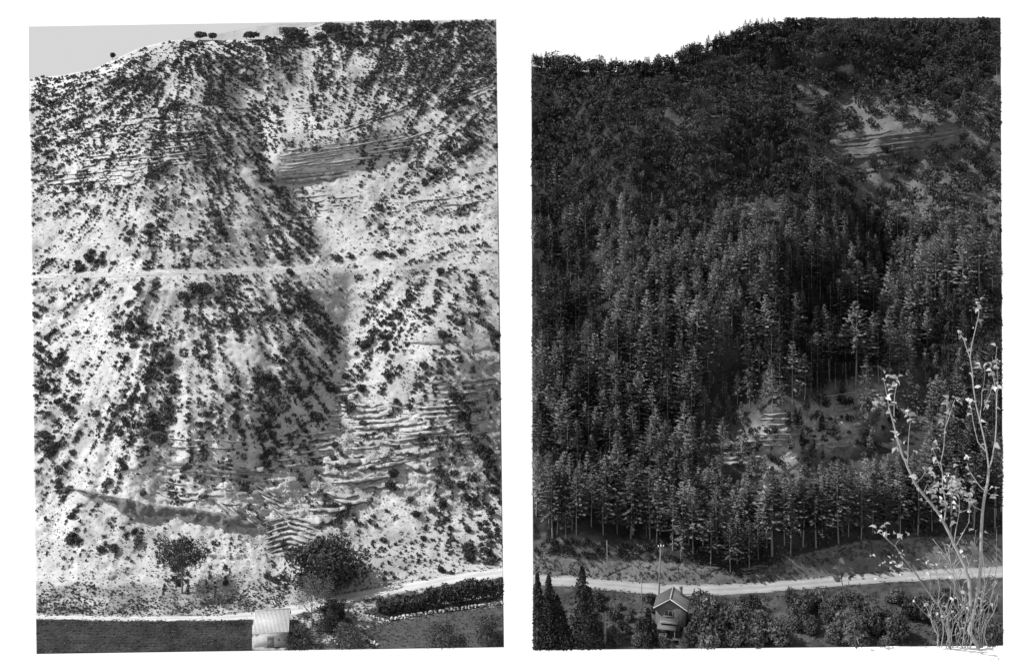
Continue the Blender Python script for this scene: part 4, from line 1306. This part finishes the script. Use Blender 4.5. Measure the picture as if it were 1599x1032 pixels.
def grp(name, label, cat, loc, rz, group=None):
    r_ = link(name, None, None, label, cat, group); r_.location = loc; r_.rotation_euler = (0, 0, math.radians(rz)); return r_

def part(root, name, mb, mat, smooth=False):
    return link(name, mb.mesh(name, [mat], smooth), root)

def barn():
    g = G(A, 423., 1009.5)
    r_ = grp("barn", "small barn with a pale roof at the bottom edge of the bare hillside", "barn", g, 7)
    W, Hh, Dp, ri = 3.4, 2.9, 5.6, 2.1
    m = MB(); m.hexa([(-W, 0, -.25), (W, 0, -.25), (W, Dp * 1.5, -.25), (-W, Dp * 1.5, -.25), (-W, 0, Hh), (W, 0, Hh), (W, Dp * 1.5, Hh), (-W, Dp * 1.5, Hh)])
    for s in (-1, 1):   # gable ends
        x0, x1 = (s * W, s * (W - .4)) if s > 0 else (-W, -W + .4)
        xa, xb = min(x0, x1), max(x0, x1)
        m.hexa([(xa, .05, Hh), (xb, .05, Hh), (xb, Dp * 1.45, Hh), (xa, Dp * 1.45, Hh), (xa, Dp - .05, Hh + ri - .2), (xb, Dp - .05, Hh + ri - .2), (xb, Dp + .05, Hh + ri - .2), (xa, Dp + .05, Hh + ri - .2)])
    part(r_, "wall", m, M['plaster'])
    m = MB()
    m.hexa([(-W - .25, -.35, Hh - .02), (W + .25, -.35, Hh - .02), (W + .25, Dp, Hh + ri), (-W - .25, Dp, Hh + ri), (-W - .25, -.35, Hh + .16), (W + .25, -.35, Hh + .16), (W + .25, Dp, Hh + ri + .18), (-W - .25, Dp, Hh + ri + .18)])
    m.hexa([(-W - .25, Dp, Hh + ri), (W + .25, Dp, Hh + ri), (W + .25, Dp * 1.55, Hh), (-W - .25, Dp * 1.55, Hh), (-W - .25, Dp, Hh + ri + .18), (W + .25, Dp, Hh + ri + .18), (W + .25, Dp * 1.55, Hh + .18), (-W - .25, Dp * 1.55, Hh + .18)])
    roof = part(r_, "roof", m, M['roofpale'])
    for i in range(27):    # courses of round tiles down the slope
        x = -W - .1 + i * (2 * W + .2) / 26
        mb = MB(); mb.tube([(x, -.42, Hh + .15), (x, Dp * .5, Hh + .17 + ri * .5), (x, Dp, Hh + ri + .19)], [.1, .1, .1], 5)
        link("tile_course", mb.mesh("tile_course", [M['roofpale']], True), roof)
    m = MB(); m.tube([(-W - .25, Dp, Hh + ri + .22), (W + .25, Dp, Hh + ri + .22)], [.16, .16], 6); link("ridge", m.mesh("ridge", [M['roofpale']], True), roof)
    m = MB(); m.box(-.7, .6, -.06, .2, -.1, 2.0); d_ = part(r_, "door", m, M['wood'])
    m = MB(); m.box(-.85, .75, -.10, -.01, 2.0, 2.2); part(r_, "lintel", m, M['stone'])
    m = MB(); m.box(1.5, 1.8, -.05, .2, 1.2, 1.5); part(r_, "window", m, M['dark'])
barn()

# little white post by the bushy tree
g = G(A, 486., 904.)
m = MB(); m.box(-.25, .25, -.2, .2, -.2, 1.2); m.hexa([(-.32, -.27, 1.2), (.32, -.27, 1.2), (.32, .27, 1.2), (-.32, .27, 1.2), (-.1, -.1, 1.45), (.1, -.1, 1.45), (.1, .1, 1.45), (-.1, .1, 1.45)])
o = link("marker_post", m.mesh("marker_post", [M['white']]), None, "small white marker post in front of the big dark bushy tree", "post"); o.location = g

# shrubs on the skyline of the bare hillside
for (u, v, h, w_, lab) in ((312, 63, 11, 15, "small round tree standing out on the bare hillside's skyline"), (332, 63, 9, 10, "smaller tree right of the round one on the skyline"), (176, 93, 8, 5, "tiny lone shrub on the left skyline"), (392, 63, 11, 18, "dark tree on the crest left of the dark belt"), (455, 60, 15, 34, "bushy dark tree on the crest above the bowl"), (590, 52, 18, 34, "dark tree clump on the crest, middle of the belt"), (660, 48, 14, 30, "dark tree clump on the crest toward the right"), (520, 56, 18, 30, "dark tree clump on the crest above the right bowl")):
    limb_tree(A, u, v, h, w_, "tree", lab, M['bush'], 700, .5, airy=1.3, rt=.1, limbs=6)

# ------------------------------------------------------------------ house, poles and shrubs below the right-hand road
def house():
    g = G(B, 1047., 989.)
    r_ = grp("house", "small two-storey gabled house below the right-hand road", "house", g, -13)
    W, D_, He, Hr = 3.15, 5.6, 5.4, 7.3
    m = MB(); m.box(-W, W, 0, D_, -1.5, He)
    m.hexa([(-W, 0, He), (W, 0, He), (W, .25, He), (-W, .25, He), (-.02, 0, Hr - .12), (.02, 0, Hr - .12), (.02, .25, Hr - .12), (-.02, .25, Hr - .12)])
    m.hexa([(-W, D_ - .25, He), (W, D_ - .25, He), (W, D_, He), (-W, D_, He), (-.02, D_ - .25, Hr - .12), (.02, D_ - .25, Hr - .12), (.02, D_, Hr - .12), (-.02, D_, Hr - .12)])
    part(r_, "wall", m, M['plasterB'])
    m = MB()
    for s in (-1, 1):
        e = s * (W + .4); ze = He - .25
        m.hexa([(e, -.45, ze), (0, -.45, Hr), (0, D_ + .3, Hr), (e, D_ + .3, ze), (e, -.45, ze + .16), (0, -.45, Hr + .16), (0, D_ + .3, Hr + .16), (e, D_ + .3, ze + .16)] if s < 0 else
               [(0, -.45, Hr), (e, -.45, ze), (e, D_ + .3, ze), (0, D_ + .3, Hr), (0, -.45, Hr + .16), (e, -.45, ze + .16), (e, D_ + .3, ze + .16), (0, D_ + .3, Hr + .16)])
    roof = part(r_, "roof", m, M['tile'])
    for s in (-1, 1):
        for i in range(17):
            y = -.4 + i * (D_ + .65) / 16
            mb = MB(); mb.tube([(s * (W + .4), y, He - .06), (s * .1, y, Hr + .13)], [.11, .11], 5)
            link("tile_course", mb.mesh("tile_course", [M['tile']], True), roof)
    mb = MB(); mb.tube([(0, -.5, Hr + .2), (0, D_ + .35, Hr + .2)], [.17, .17], 6); link("ridge", mb.mesh("ridge", [M['whiteB']], True), roof)
    for s in (-1, 1):
        mb = MB(); mb.tube([(s * (W + .42), -.5, He - .12), (0, -.5, Hr + .16)], [.1, .1], 5); link("verge", mb.mesh("verge", [M['roofpale']], True), roof)
    mb = MB(); mb.box(1.5, 2.05, D_ - 1.2, D_ - .65, He, Hr + .7); mb.box(1.42, 2.13, D_ - 1.28, D_ - .57, Hr + .7, Hr + .85); link("chimney", mb.mesh("chimney", [M['plasterB']]), roof)
    m = MB(); m.box(-1.1, .35, -.04, .2, 3.75, 4.75); w_ = part(r_, "window", m, M['dark'])
    m = MB(); m.box(-1.25, .5, -.12, -.05, 3.6, 3.75); m.box(-1.22, -1.1, -.1, 0, 3.75, 4.85); m.box(.35, .47, -.1, 0, 3.75, 4.85); m.box(-1.22, .47, -.1, 0, 4.75, 4.87); m.box(-.42, -.34, -.08, -.045, 3.75, 4.75); link("frame", m.mesh("frame", [M['wood']]), w_)
    m = MB(); m.box(-2.2, 1.6, -1.3, -.002, 2.62, 2.74); m.box(-2.2, 1.6, -1.3, -1.22, 3.45, 3.53)
    for i in range(9): x = -2.18 + i * .465; m.box(x, x + .05, -1.29, -1.23, 2.74, 3.45)
    part(r_, "balcony", m, M['wood'])
    m = MB(); m.hexa([(-2.6, -2.4, 1.75), (1.3, -2.4, 1.75), (1.3, -.003, 2.35), (-2.6, -.003, 2.35), (-2.6, -2.4, 1.87), (1.3, -2.4, 1.87), (1.3, -.003, 2.47), (-2.6, -.003, 2.47)]); part(r_, "porch_roof", m, M['tile'])
    for x in (-2.4, 1.1):
        m = MB(); m.box(x - .07, x + .07, -2.25, -2.1, -1.2, 1.8); part(r_, "post", m, M['wood'])
    m = MB(); m.box(-1.4, -.2, -.03, .2, -.5, 1.6); part(r_, "door", m, M['dark'])
    m = MB(); m.tube([(W + .5, -.45, He - .3), (W + .5, D_ + .3, He - .3)], [.07, .07], 5); part(r_, "gutter", m, M['wood'], True)
    m = MB(); m.box(2.0, 2.7, -.03, .2, .6, 1.7); part(r_, "window", m, M['dark'])
M['whiteB'] = mat_basic("weathered_white_paint", .3, .7, .2, 2.0)
M['plasterB'] = mat_basic("grey_plaster", .08, .9, .4, 1.2, bump=.2)
house()

def garden_table(u, v):
    g = G(B, u, v); r_ = grp("garden_table", "white garden table in front of the gabled house", "table", g, -13)
    m = MB(); m.box(-.8, .8, -.45, .45, .7, .78); part(r_, "table_top", m, M['whiteB'])
    for x in (-.7, .7):
        for y in (-.36, .36):
            m = MB(); m.box(x - .04, x + .04, y - .04, y + .04, -.3, .7); part(r_, "leg", m, M['whiteB'])
garden_table(1056., 1003.)
def garden_chair(u, v, rz, lab):
    g = G(B, u, v); r_ = grp("garden_chair", lab, "chair", g, rz, "white chairs by the house")
    m = MB(); m.box(-.26, .26, -.26, .26, .42, .48); part(r_, "seat", m, M['whiteB'])
    m = MB(); m.hexa([(-.26, .22, .48), (.26, .22, .48), (.26, .28, .48), (-.26, .28, .48), (-.26, .32, 1.0), (.26, .32, 1.0), (.26, .38, 1.0), (-.26, .38, 1.0)]); part(r_, "backrest", m, M['whiteB'])
    for x in (-.22, .22):
        for y in (-.22, .22):
            m = MB(); m.box(x - .03, x + .03, y - .03, y + .03, -.3, .42); part(r_, "leg", m, M['whiteB'])
garden_chair(1042., 1000., 70, "white garden chair left of the white garden table")
garden_chair(1071., 1001., -60, "white garden chair right of the white garden table")

def pole(u, v, h, rr, lab, arm=True, rake=0.0, name="utility_pole"):
    g = G(B, u, v); H = h * g[1] / F / .93
    r_ = grp(name, lab, "pole", g, 8)
    m = MB(); m.tube([(0, 0, -1), (rake * .5, 0, H * .5), (rake, 0, H)], [rr * 1.2, rr, rr * .75], 8); part(r_, "pole", m, M['wood'], True)
    if arm:
        m = MB(); m.box(rake - .75, rake + .75, -.22, -.08, H - .75, H - .6); part(r_, "crossarm", m, M['wood'])
        for x in (-.6, 0, .6):
            m = MB(); m.tube([(rake + x, -.15, H - .6), (rake + x, -.15, H - .45), (rake + x, -.15, H - .3)], [.06, .1, .05], 6); part(r_, "insulator", m, M['white'], True)
pole(1028.5, 930., 76, .17, "tall wooden utility pole beside the road behind the house roof", True, .5)
pole(949., 899., 52, .11, "thin wooden pole on the road bank left of the tall one", False, -.2)
pole(1001.5, 949., 44, .09, "slim pale post below the road left of the house", False, .1)
pole(944., 1003., 45, .34, "thick pale post at the bottom edge right of the dark junipers", False, .1, name="wooden_post")

def juniper(u, v, h, w_, lab):
    g = G(B, u, v); s = g[1] / F; H = h * s / .93; W = w_ * s / 2
    n = 2600
    z = rng.random(n) ** 1.25
    k = rng.integers(0, 9, n); la = np.linspace(0, 6.28, 9)[k] + 1.3 * z
    rr = W * (1 - z) ** .75 * (.15 + 1.15 * vnoise(k * 3.1 + u, z * 9, 8)) + .12
    a = la + rng.normal(size=n) * .5
    rad_ = rr * (.4 + .6 * rng.random(n))
    c = np.stack([np.cos(a) * rad_, np.sin(a) * rad_, z * H + .05], 1)
    r_ = grp("juniper", lab, "tree", g, 0, "dark junipers at the bottom left of the forested hillside")
    m = MB(); m.tube([(0, 0, -.5), (0, 0, H * .5), (0, 0, H * .96)], [.16, .1, .03], 6); part(r_, "trunk", m, M['bark'], True)
    vv, ff = quads_at(c, .3, rng); wv = vv + g; uu, ww = proj(wv)
    if not inside(B, uu, ww).all(): ff = trim(B, wv, ff); vv, ff = compact(vv, ff)
    link("crown", make_mesh("crown", vv, [ff], [M['juniper']]), r_)
M['juniper'] = mat_basic("juniper_needles", .02, .8, .4, .5, rnd=.2)
for a_ in ((909, 1009, 116, 74, "tallest dark juniper, its tip crossing the right-hand road"), (920, 1011, 86, 60, "dark juniper standing close behind the tallest one"), (839, 1011, 108, 46, "dark juniper at the left edge of the forested hillside"), (857, 1012, 106, 50, "slim dark juniper second from the left edge"), (870, 1011, 76, 50, "shorter dark juniper third from the left edge"), (880, 1012, 50, 40, "low dark juniper between the tall ones at bottom left"), (1012, 1008, 54, 28, "dark juniper close to the left wall of the house")):
    juniper(*a_)

# thicket between the road and the bottom edge
sh_u = [bush_unit(rng, 620, .13, 1.1) for _ in range(6)]
sh_me = {}
M['shrubB'] = mat_basic("thicket_leaves", .06, .7, .5, .5, rnd=.5, transl=.15)
M['shrubP'] = mat_basic("pale_thicket_leaves", .095, .7, .5, .6, rnd=.4, transl=.15)
for k in range(6):
    for mn in ('shrubB', 'shrubP'): sh_me[k, mn] = make_mesh("shrub", sh_u[k][0], [sh_u[k][1]], [M[mn]])
def shrub_zone(u, v, r, pale):
    base = ("pale" if pale else "dark") + (" broad" if r > 19 else (" mid-sized" if r > 14 else " small")) + " shrub "
    if u < 1015: pl = "on the rough slope left of the house"
    elif u < 1130: pl = "against the right side of the house"
    elif u < 1200: pl = "in the thicket right of the house"
    elif u < 1290: pl = "in the middle of the thicket"
    elif u < 1380: pl = "in the thicket left of the sapling"
    elif u < 1470: pl = "in the thicket behind the leaning stem"
    else: pl = "in the thicket at the bottom right corner"
    return base + pl + (", at the bottom edge" if v > 990 else (", close under the road" if v < 945 else ""))
cand = []
for i in range(120):
    u = rng.uniform(1085, 1564); v = rng.uniform(938, 1012)
    cand.append((u, v, rng.uniform(9, 24) * (.7 + .5 * (v - 938) / 74)))
for i in range(26):
    u = rng.uniform(925, 1025); v = rng.uniform(936, 1010); cand.append((u, v, rng.uniform(5, 12)))
cand += [(1022, 1004, 13), (1080, 1005, 14), (1034, 1011, 9), (1066, 1012, 9), (1088, 992, 15), (1094, 975, 14), (1016, 985, 12), (1048, 1013, 7)]
cand.sort(key=lambda t: t[1])
for (u, v, r_) in cand:
    if abs(u - 1050) < 34 and 960 < v < 1003: continue
    if v - r_ * 1.5 < B.road_v(np.array(u)) + 10: r_ = max(5, (v - float(B.road_v(np.array(u))) - 8) / 1.5)
    g = G(B, u, v); s = r_ * g[1] / F; k = int(rng.integers(6)); mn = 'shrubP' if rng.random() < .4 else 'shrubB'
    ang = rng.random() * 6.28; sc = np.array([s, s, s * rng.uniform(.9, 1.4)])
    lab = shrub_zone(u, v, r_, mn == 'shrubP')
    vv = xf(sh_u[k][0], sc, ang, g); uu, ww = proj(vv)
    if inside(B, uu, ww).all():
        o = link("shrub", sh_me[k, mn], None, lab, "shrub", "shrubs below the right-hand road"); o.location = g; o.scale = sc; o.rotation_euler = (0, 0, ang)
    else:
        f = trim(B, vv, sh_u[k][1])
        if len(f) < 15: continue
        v2, f2 = compact(vv, f)
        o = link("shrub", make_mesh("shrub", v2 - g, [f2], [M[mn]]), None, lab, "shrub", "shrubs below the right-hand road"); o.location = g
# stones in the forest clearing
for k in range(46):
    u = rng.uniform(1150, 1430); v = float(lin([(1130, 705), (1290, 680), (1430, 625)], u)) + rng.uniform(-34, 40)
    g = G(B, u, v); s = rng.uniform(2, 5.5) * g[1] / F
    o = link("boulder", stones[int(rng.integers(5))], hillB); o.location = g; o.scale = (s * 1.5, s * 1.2, s); o.rotation_euler = tuple(rng.normal(size=3) * .3)
# rough grass on the banks
bulk = Bulk()
N = 9000
tu = rng.uniform(832, 1566, N); tv = np.where(rng.random(N) < .45, lin(B_bank, tu) - 12 + rng.uniform(-14, 40, N), rng.uniform(930, 1012, N))
ok = inside(B, tu, tv, 2) & (np.abs(tv - B.road_v(tu)) > B.road_hw(tu) + 2) & (fbm(tu / 18, tv / 9, 530, 3) + .3 * rng.normal(size=N) > 0)
gg = G(B, tu, tv)
for i in np.nonzero(ok)[0]:
    s = (1.0 + 1.4 * rng.random()) * gg[i, 1] / F
    v, f = tuft_lo[i % NB]
    bulk.add(xf(v, (s * 1.2, s * 1.2, s), rng.random() * 6.28, gg[i]), f)
tu = rng.uniform(834, 1564, 1300); sd_ = np.where(rng.random(1300) < .5, 1, -1)
tv = B.road_v(tu) + sd_ * (B.road_hw(tu) + rng.normal(size=1300) * 1.4)
ok = inside(B, tu, tv, 2) & (fbm(tu / 15, sd_ * 3., 545, 3) > -.2)
gg = G(B, tu, tv)
for i in np.nonzero(ok)[0]:
    s = (.5 + 1.3 * rng.random()) * gg[i, 1] / F
    v, f = tuft_lo[i % NB]
    bulk.add(xf(v, (s * 1.3, s * 1.3, s * .8), rng.random() * 6.28, gg[i]), f)
bulk.build("rough_grass", M['tuft'], label="rough grass and weeds on the banks either side of the right-hand road", cat="grass", kind="stuff")

# ------------------------------------------------------------------ the photographer's own slope with the sapling on it
M['nearground'] = mat_basic("white_limestone_ledge", .8, .95, .05, 2.0)
def near_ground():
    rows = []
    xs = np.linspace(0, 1, 26)
    for d, z, xa, xb in ((-1, -1.9, -2, 3), (6, -4.4, -.5, 5), (12, -7.0, 2, 7.5), (18, -9.4, 4, 9), (22, -10.80, 5.3, 8.7), (22.8, -10.70, 5.7, 8.75), (23.5, -10.69, 6.0, 8.82), (24.0, -10.99, 6.1, 8.82), (24.6, -11.6, 6.1, 8.82), (27, -14.5, 6, 10), (30, -18.5, 6, 10)):
        x = xa + (xb - xa) * xs
        rows.append(np.stack([x, 0 * x + d, z + .03 * fbm(x * 2, x * 0 + d, 77, 3) - .35 * sstep(.06, 0, xs)], 1))
    V_ = np.stack(rows, 0); n = len(xs); idx = np.arange(V_.shape[0] * n).reshape(-1, n)
    q = np.stack([idx[:-1, :-1], idx[:-1, 1:], idx[1:, 1:], idx[1:, :-1]], -1).reshape(-1, 4)
    return link("ground", make_mesh("ground", V_.reshape(-1, 3), [q], [M['nearground']], True), kind="structure")
near_ground()

ND = 23.4
def npt(u, v, dy=0.0): return P(u, v, ND + dy)
def leaf_mesh(k):
    r_ = random.Random(k)
    w = r_.uniform(.26, .38); c = r_.uniform(.06, .2)
    pts = [(0, 0, 0), (-w * .8, .3, c + .1), (-w, .6, c), (.1, 1.1, -.35), (w, .6, c), (w * .8, .3, c + .1), (0, .5, .02)]
    return make_mesh("leaf", pts, [np.array([(0, 6, 1, 0)])[:0].reshape(-1, 4), np.array([(0, 6, 1), (1, 6, 2), (2, 6, 3), (3, 6, 4), (4, 6, 5), (5, 6, 0)])], [M['leafpale']], True)
leaf_mes = [leaf_mesh(k) for k in range(4)]
M['leafdark'] = mat_basic("dark_leaf", .03, .6)
leaf_dark = leaf_mesh(9); leaf_dark.materials.clear(); leaf_dark.materials.append(M['leafdark'])
def add_leaf(root, loc, size, me=None):
    if float(proj(np.array(loc) + np.array(root.location))[0]) > 1557: return
    o = link("leaf", me or leaf_mes[int(rng.integers(4))], root)
    o.location = loc
    o.scale = (size,) * 3
    o.rotation_euler = (rng.uniform(-.6, 1.2), rng.uniform(-1.0, 1.0), rng.random() * 6.28)
pxm = ND / F
def stem_tubes(mb, branches, seed=0):
    tips = []
    for i, (pts, r0, r1) in enumerate(branches):
        k = len(pts); dy0 = .25 * math.sin(i * 2.1 + seed); 
        P3 = [npt(u, v, dy0 * (j / (k - 1)) * 1.5) for j, (u, v) in enumerate(pts)]
        # smooth by adding mid points
        Q = [];
        for j in range(k - 1):
            Q += [P3[j], (P3[j] + P3[j + 1]) / 2 + rng.normal(size=3) * .006]
        Q.append(P3[-1])
        mb.tube(Q, list(np.linspace(r0, r1, len(Q)) * (.85 if r0 > 3 else .68) * pxm), 6)
        tips.append((Q, i))
    return tips
sap = [
 ([(1528, 1012), (1526, 1006), (1513, 983), (1521, 952), (1528, 910), (1531, 887), (1532, 840), (1534, 802), (1539, 767), (1544, 731)], 4.0, 2.4),
 ([(1544, 731), (1541, 706), (1530, 656), (1520, 605), (1515, 559), (1505, 530), (1498, 519)], 2.2, .9),
 ([(1515, 559), (1520, 528), (1527, 498), (1528, 481), (1525, 473)], 1.3, .7),
 ([(1544, 731), (1549, 718), (1554, 690), (1556, 656), (1556, 615), (1551, 586), (1546, 571)], 2.0, .8),
 ([(1530, 656), (1533, 630), (1536, 600), (1538, 571)], 1.2, .6),
 ([(1536, 640), (1546, 615), (1550, 600)], .9, .5),
 ([(1556, 640), (1558, 600), (1555, 560), (1557, 540)], 1.1, .6),
 ([(1541, 706), (1527, 690), (1520, 660), (1514, 628)], 1.2, .5),
 ([(1516, 945), (1514, 906), (1507, 884), (1492, 854), (1474, 816), (1460, 793), (1441, 771), (1429, 755), (1417, 729), (1410, 713), (1402, 686), (1396, 663), (1388, 637)], 3.4, 1.3),
 ([(1388, 637), (1384, 612), (1379, 590)], 1.1, .6), ([(1396, 650), (1397, 618), (1402, 592)], 1.0, .6),
 ([(1417, 729), (1418, 700), (1420, 670), (1421, 650)], 1.2, .6), ([(1410, 713), (1402, 700), (1400, 684)], .9, .5),
 ([(1474, 816), (1477, 790), (1472, 760), (1472, 739), (1469, 722), (1474, 697), (1476, 668), (1484, 645), (1491, 624)], 1.8, .7),
 ([(1476, 668), (1479, 645), (1478, 630)], .8, .5), ([(1472, 739), (1462, 715), (1456, 700)], .9, .5),
 ([(1539, 767), (1525, 752), (1514, 735), (1510, 722)], 1.2, .6), ([(1535, 797), (1520, 790), (1512, 770), (1495, 760)], 1.1, .5),
 ([(1539, 767), (1550, 775), (1557, 765)], 1.0, .6),
 ([(1490, 850), (1493, 825), (1498, 800), (1498, 780), (1493, 765)], 1.2, .6), ([(1498, 800), (1512, 795), (1515, 785)], .8, .5),
 ([(1492, 854), (1505, 830), (1513, 815), (1515, 785)], 1.2, .6),
 ([(1441, 771), (1448, 755), (1458, 770)], .9, .5), ([(1429, 755), (1440, 745), (1446, 735)], .8, .5),
]
root = link("sapling", None, None, "tall pale-stemmed sapling with sparse bright leaves in the right foreground", "sapling")
root.location = npt(1526, 1012)
r0v = np.array(root.location)
mb = MB(); tips = stem_tubes(mb, sap)
mb.v = [tuple(np.array(q) - r0v) for q in mb.v]
link("stem", mb.mesh("stem", [M['barkpale']], True), root)
cnt = 0
for Q, i in tips:
    if i == 0: continue
    k = len(Q)
    for j in range(k // 3, k):
        m_ = 1 if j < k - 1 else 4
        if j < k - 1 and rng.random() < .35: continue
        for _ in range(m_):
            loc = Q[j] + rng.normal(size=3) * .05 - r0v
            add_leaf(root, loc, rng.uniform(6, 12) * pxm); cnt += 1
for _ in range(70):     # leafy knot in the middle
    u, v = rng.normal(1487, 20), rng.normal(765, 16)
    if u < 1562: add_leaf(root, npt(u, v, rng.normal() * .2) - r0v, rng.uniform(6, 12) * pxm)

# dark leaning stem and the tangle of pale twigs
root = link("leaning_shrub", None, None, "dark thin shrub stem leaning left across the right-hand road", "shrub"); root.location = npt(1482, 1012); r0v = np.array(root.location)
mb = MB(); tips = stem_tubes(mb, [([(1484, 1012), (1480, 966), (1466, 945), (1452, 927), (1431, 896), (1410, 870), (1398, 852), (1387, 843), (1380, 832)], 2.6, 1.0), ([(1398, 852), (1404, 842), (1408, 834)], .7, .4), ([(1387, 843), (1374, 832), (1368, 826)], .9, .5), ([(1431, 896), (1420, 893), (1402, 885)], .8, .4), ([(1452, 927), (1454, 905), (1452, 890)], .8, .4)], 3)
mb.v = [tuple(np.array(q) - r0v) for q in mb.v]
link("stem", mb.mesh("stem", [M['bark']], True), root)
for Q, i in tips:
    for _ in range(5): add_leaf(root, Q[-1] + rng.normal(size=3) * np.array([.08, .05, .04]) - r0v, rng.uniform(7, 12) * pxm)
for _ in range(30):
    u, v = rng.normal(1400, 22), rng.normal(878, 14); add_leaf(root, npt(u, v) - r0v, rng.uniform(4, 7) * pxm)
root = link("bramble", None, None, "tangle of thin pale leafless twigs at the foot of the sapling", "bramble"); root.location = npt(1520, 1012); r0v = np.array(root.location)
mb = MB(); ends = []
for i in range(22):
    u = rng.uniform(1464, 1542); v1 = rng.uniform(815, 950) if u > 1500 else rng.uniform(850, 960)
    lean = rng.normal() * 38; n = 7; dy = rng.uniform(-.5, .35)
    pts = []
    for j in range(n):
        t = j / (n - 1)
        pts.append((min(1556, u + lean * t * t + rng.normal() * 3.4), 1011 + (v1 - 1011) * t))
    Q = [npt(a, b, dy * t) for (a, b), t in zip(pts, np.linspace(0, 1, n))]
    mb.tube(Q, list(np.linspace(.8, .35, n) * pxm), 4)
    for _ in range(4):
        j = int(rng.integers(2, n - 1)); e = npt(min(1558, pts[j][0] + rng.normal() * 12), pts[j][1] - rng.uniform(10, 32), dy)
        mb.tube([Q[j], (Q[j] + e) / 2 + rng.normal(size=3) * .02, e], [.55 * pxm, .45 * pxm, .35 * pxm], 4); ends.append(e)
mb.v = [tuple(np.array(q) - r0v) for q in mb.v]
link("twigs", mb.mesh("twigs", [M['barkpale']], True), root)
for e in ends[:110]: add_leaf(root, e - r0v, rng.uniform(4, 8) * pxm)
root = link("dark_shoot", None, None, "single dark upright shoot with a few leaves left of the sapling", "shoot"); root.location = npt(1336, 1013); r0v = np.array(root.location)
mb = MB(); tips = stem_tubes(mb, [([(1337, 1012), (1334, 985), (1325, 945), (1317, 920), (1312, 895), (1310, 872)], 1.8, .8), ([(1319, 925), (1325, 912), (1327, 903)], .8, .5)], 5)
mb.v = [tuple(np.array(q) - r0v) for q in mb.v]
link("stem", mb.mesh("stem", [M['leafdark']], True), root)
for (u, v) in ((1311, 905), (1313, 908), (1310, 902), (1326, 902), (1328, 907), (1324, 905), (1311, 872), (1309, 878), (1312, 885), (1310, 892), (1327, 940), (1334, 960), (1330, 955), (1338, 975), (1332, 985)):
    add_leaf(root, npt(u, v) - r0v, rng.uniform(10, 14) * pxm, leaf_dark)
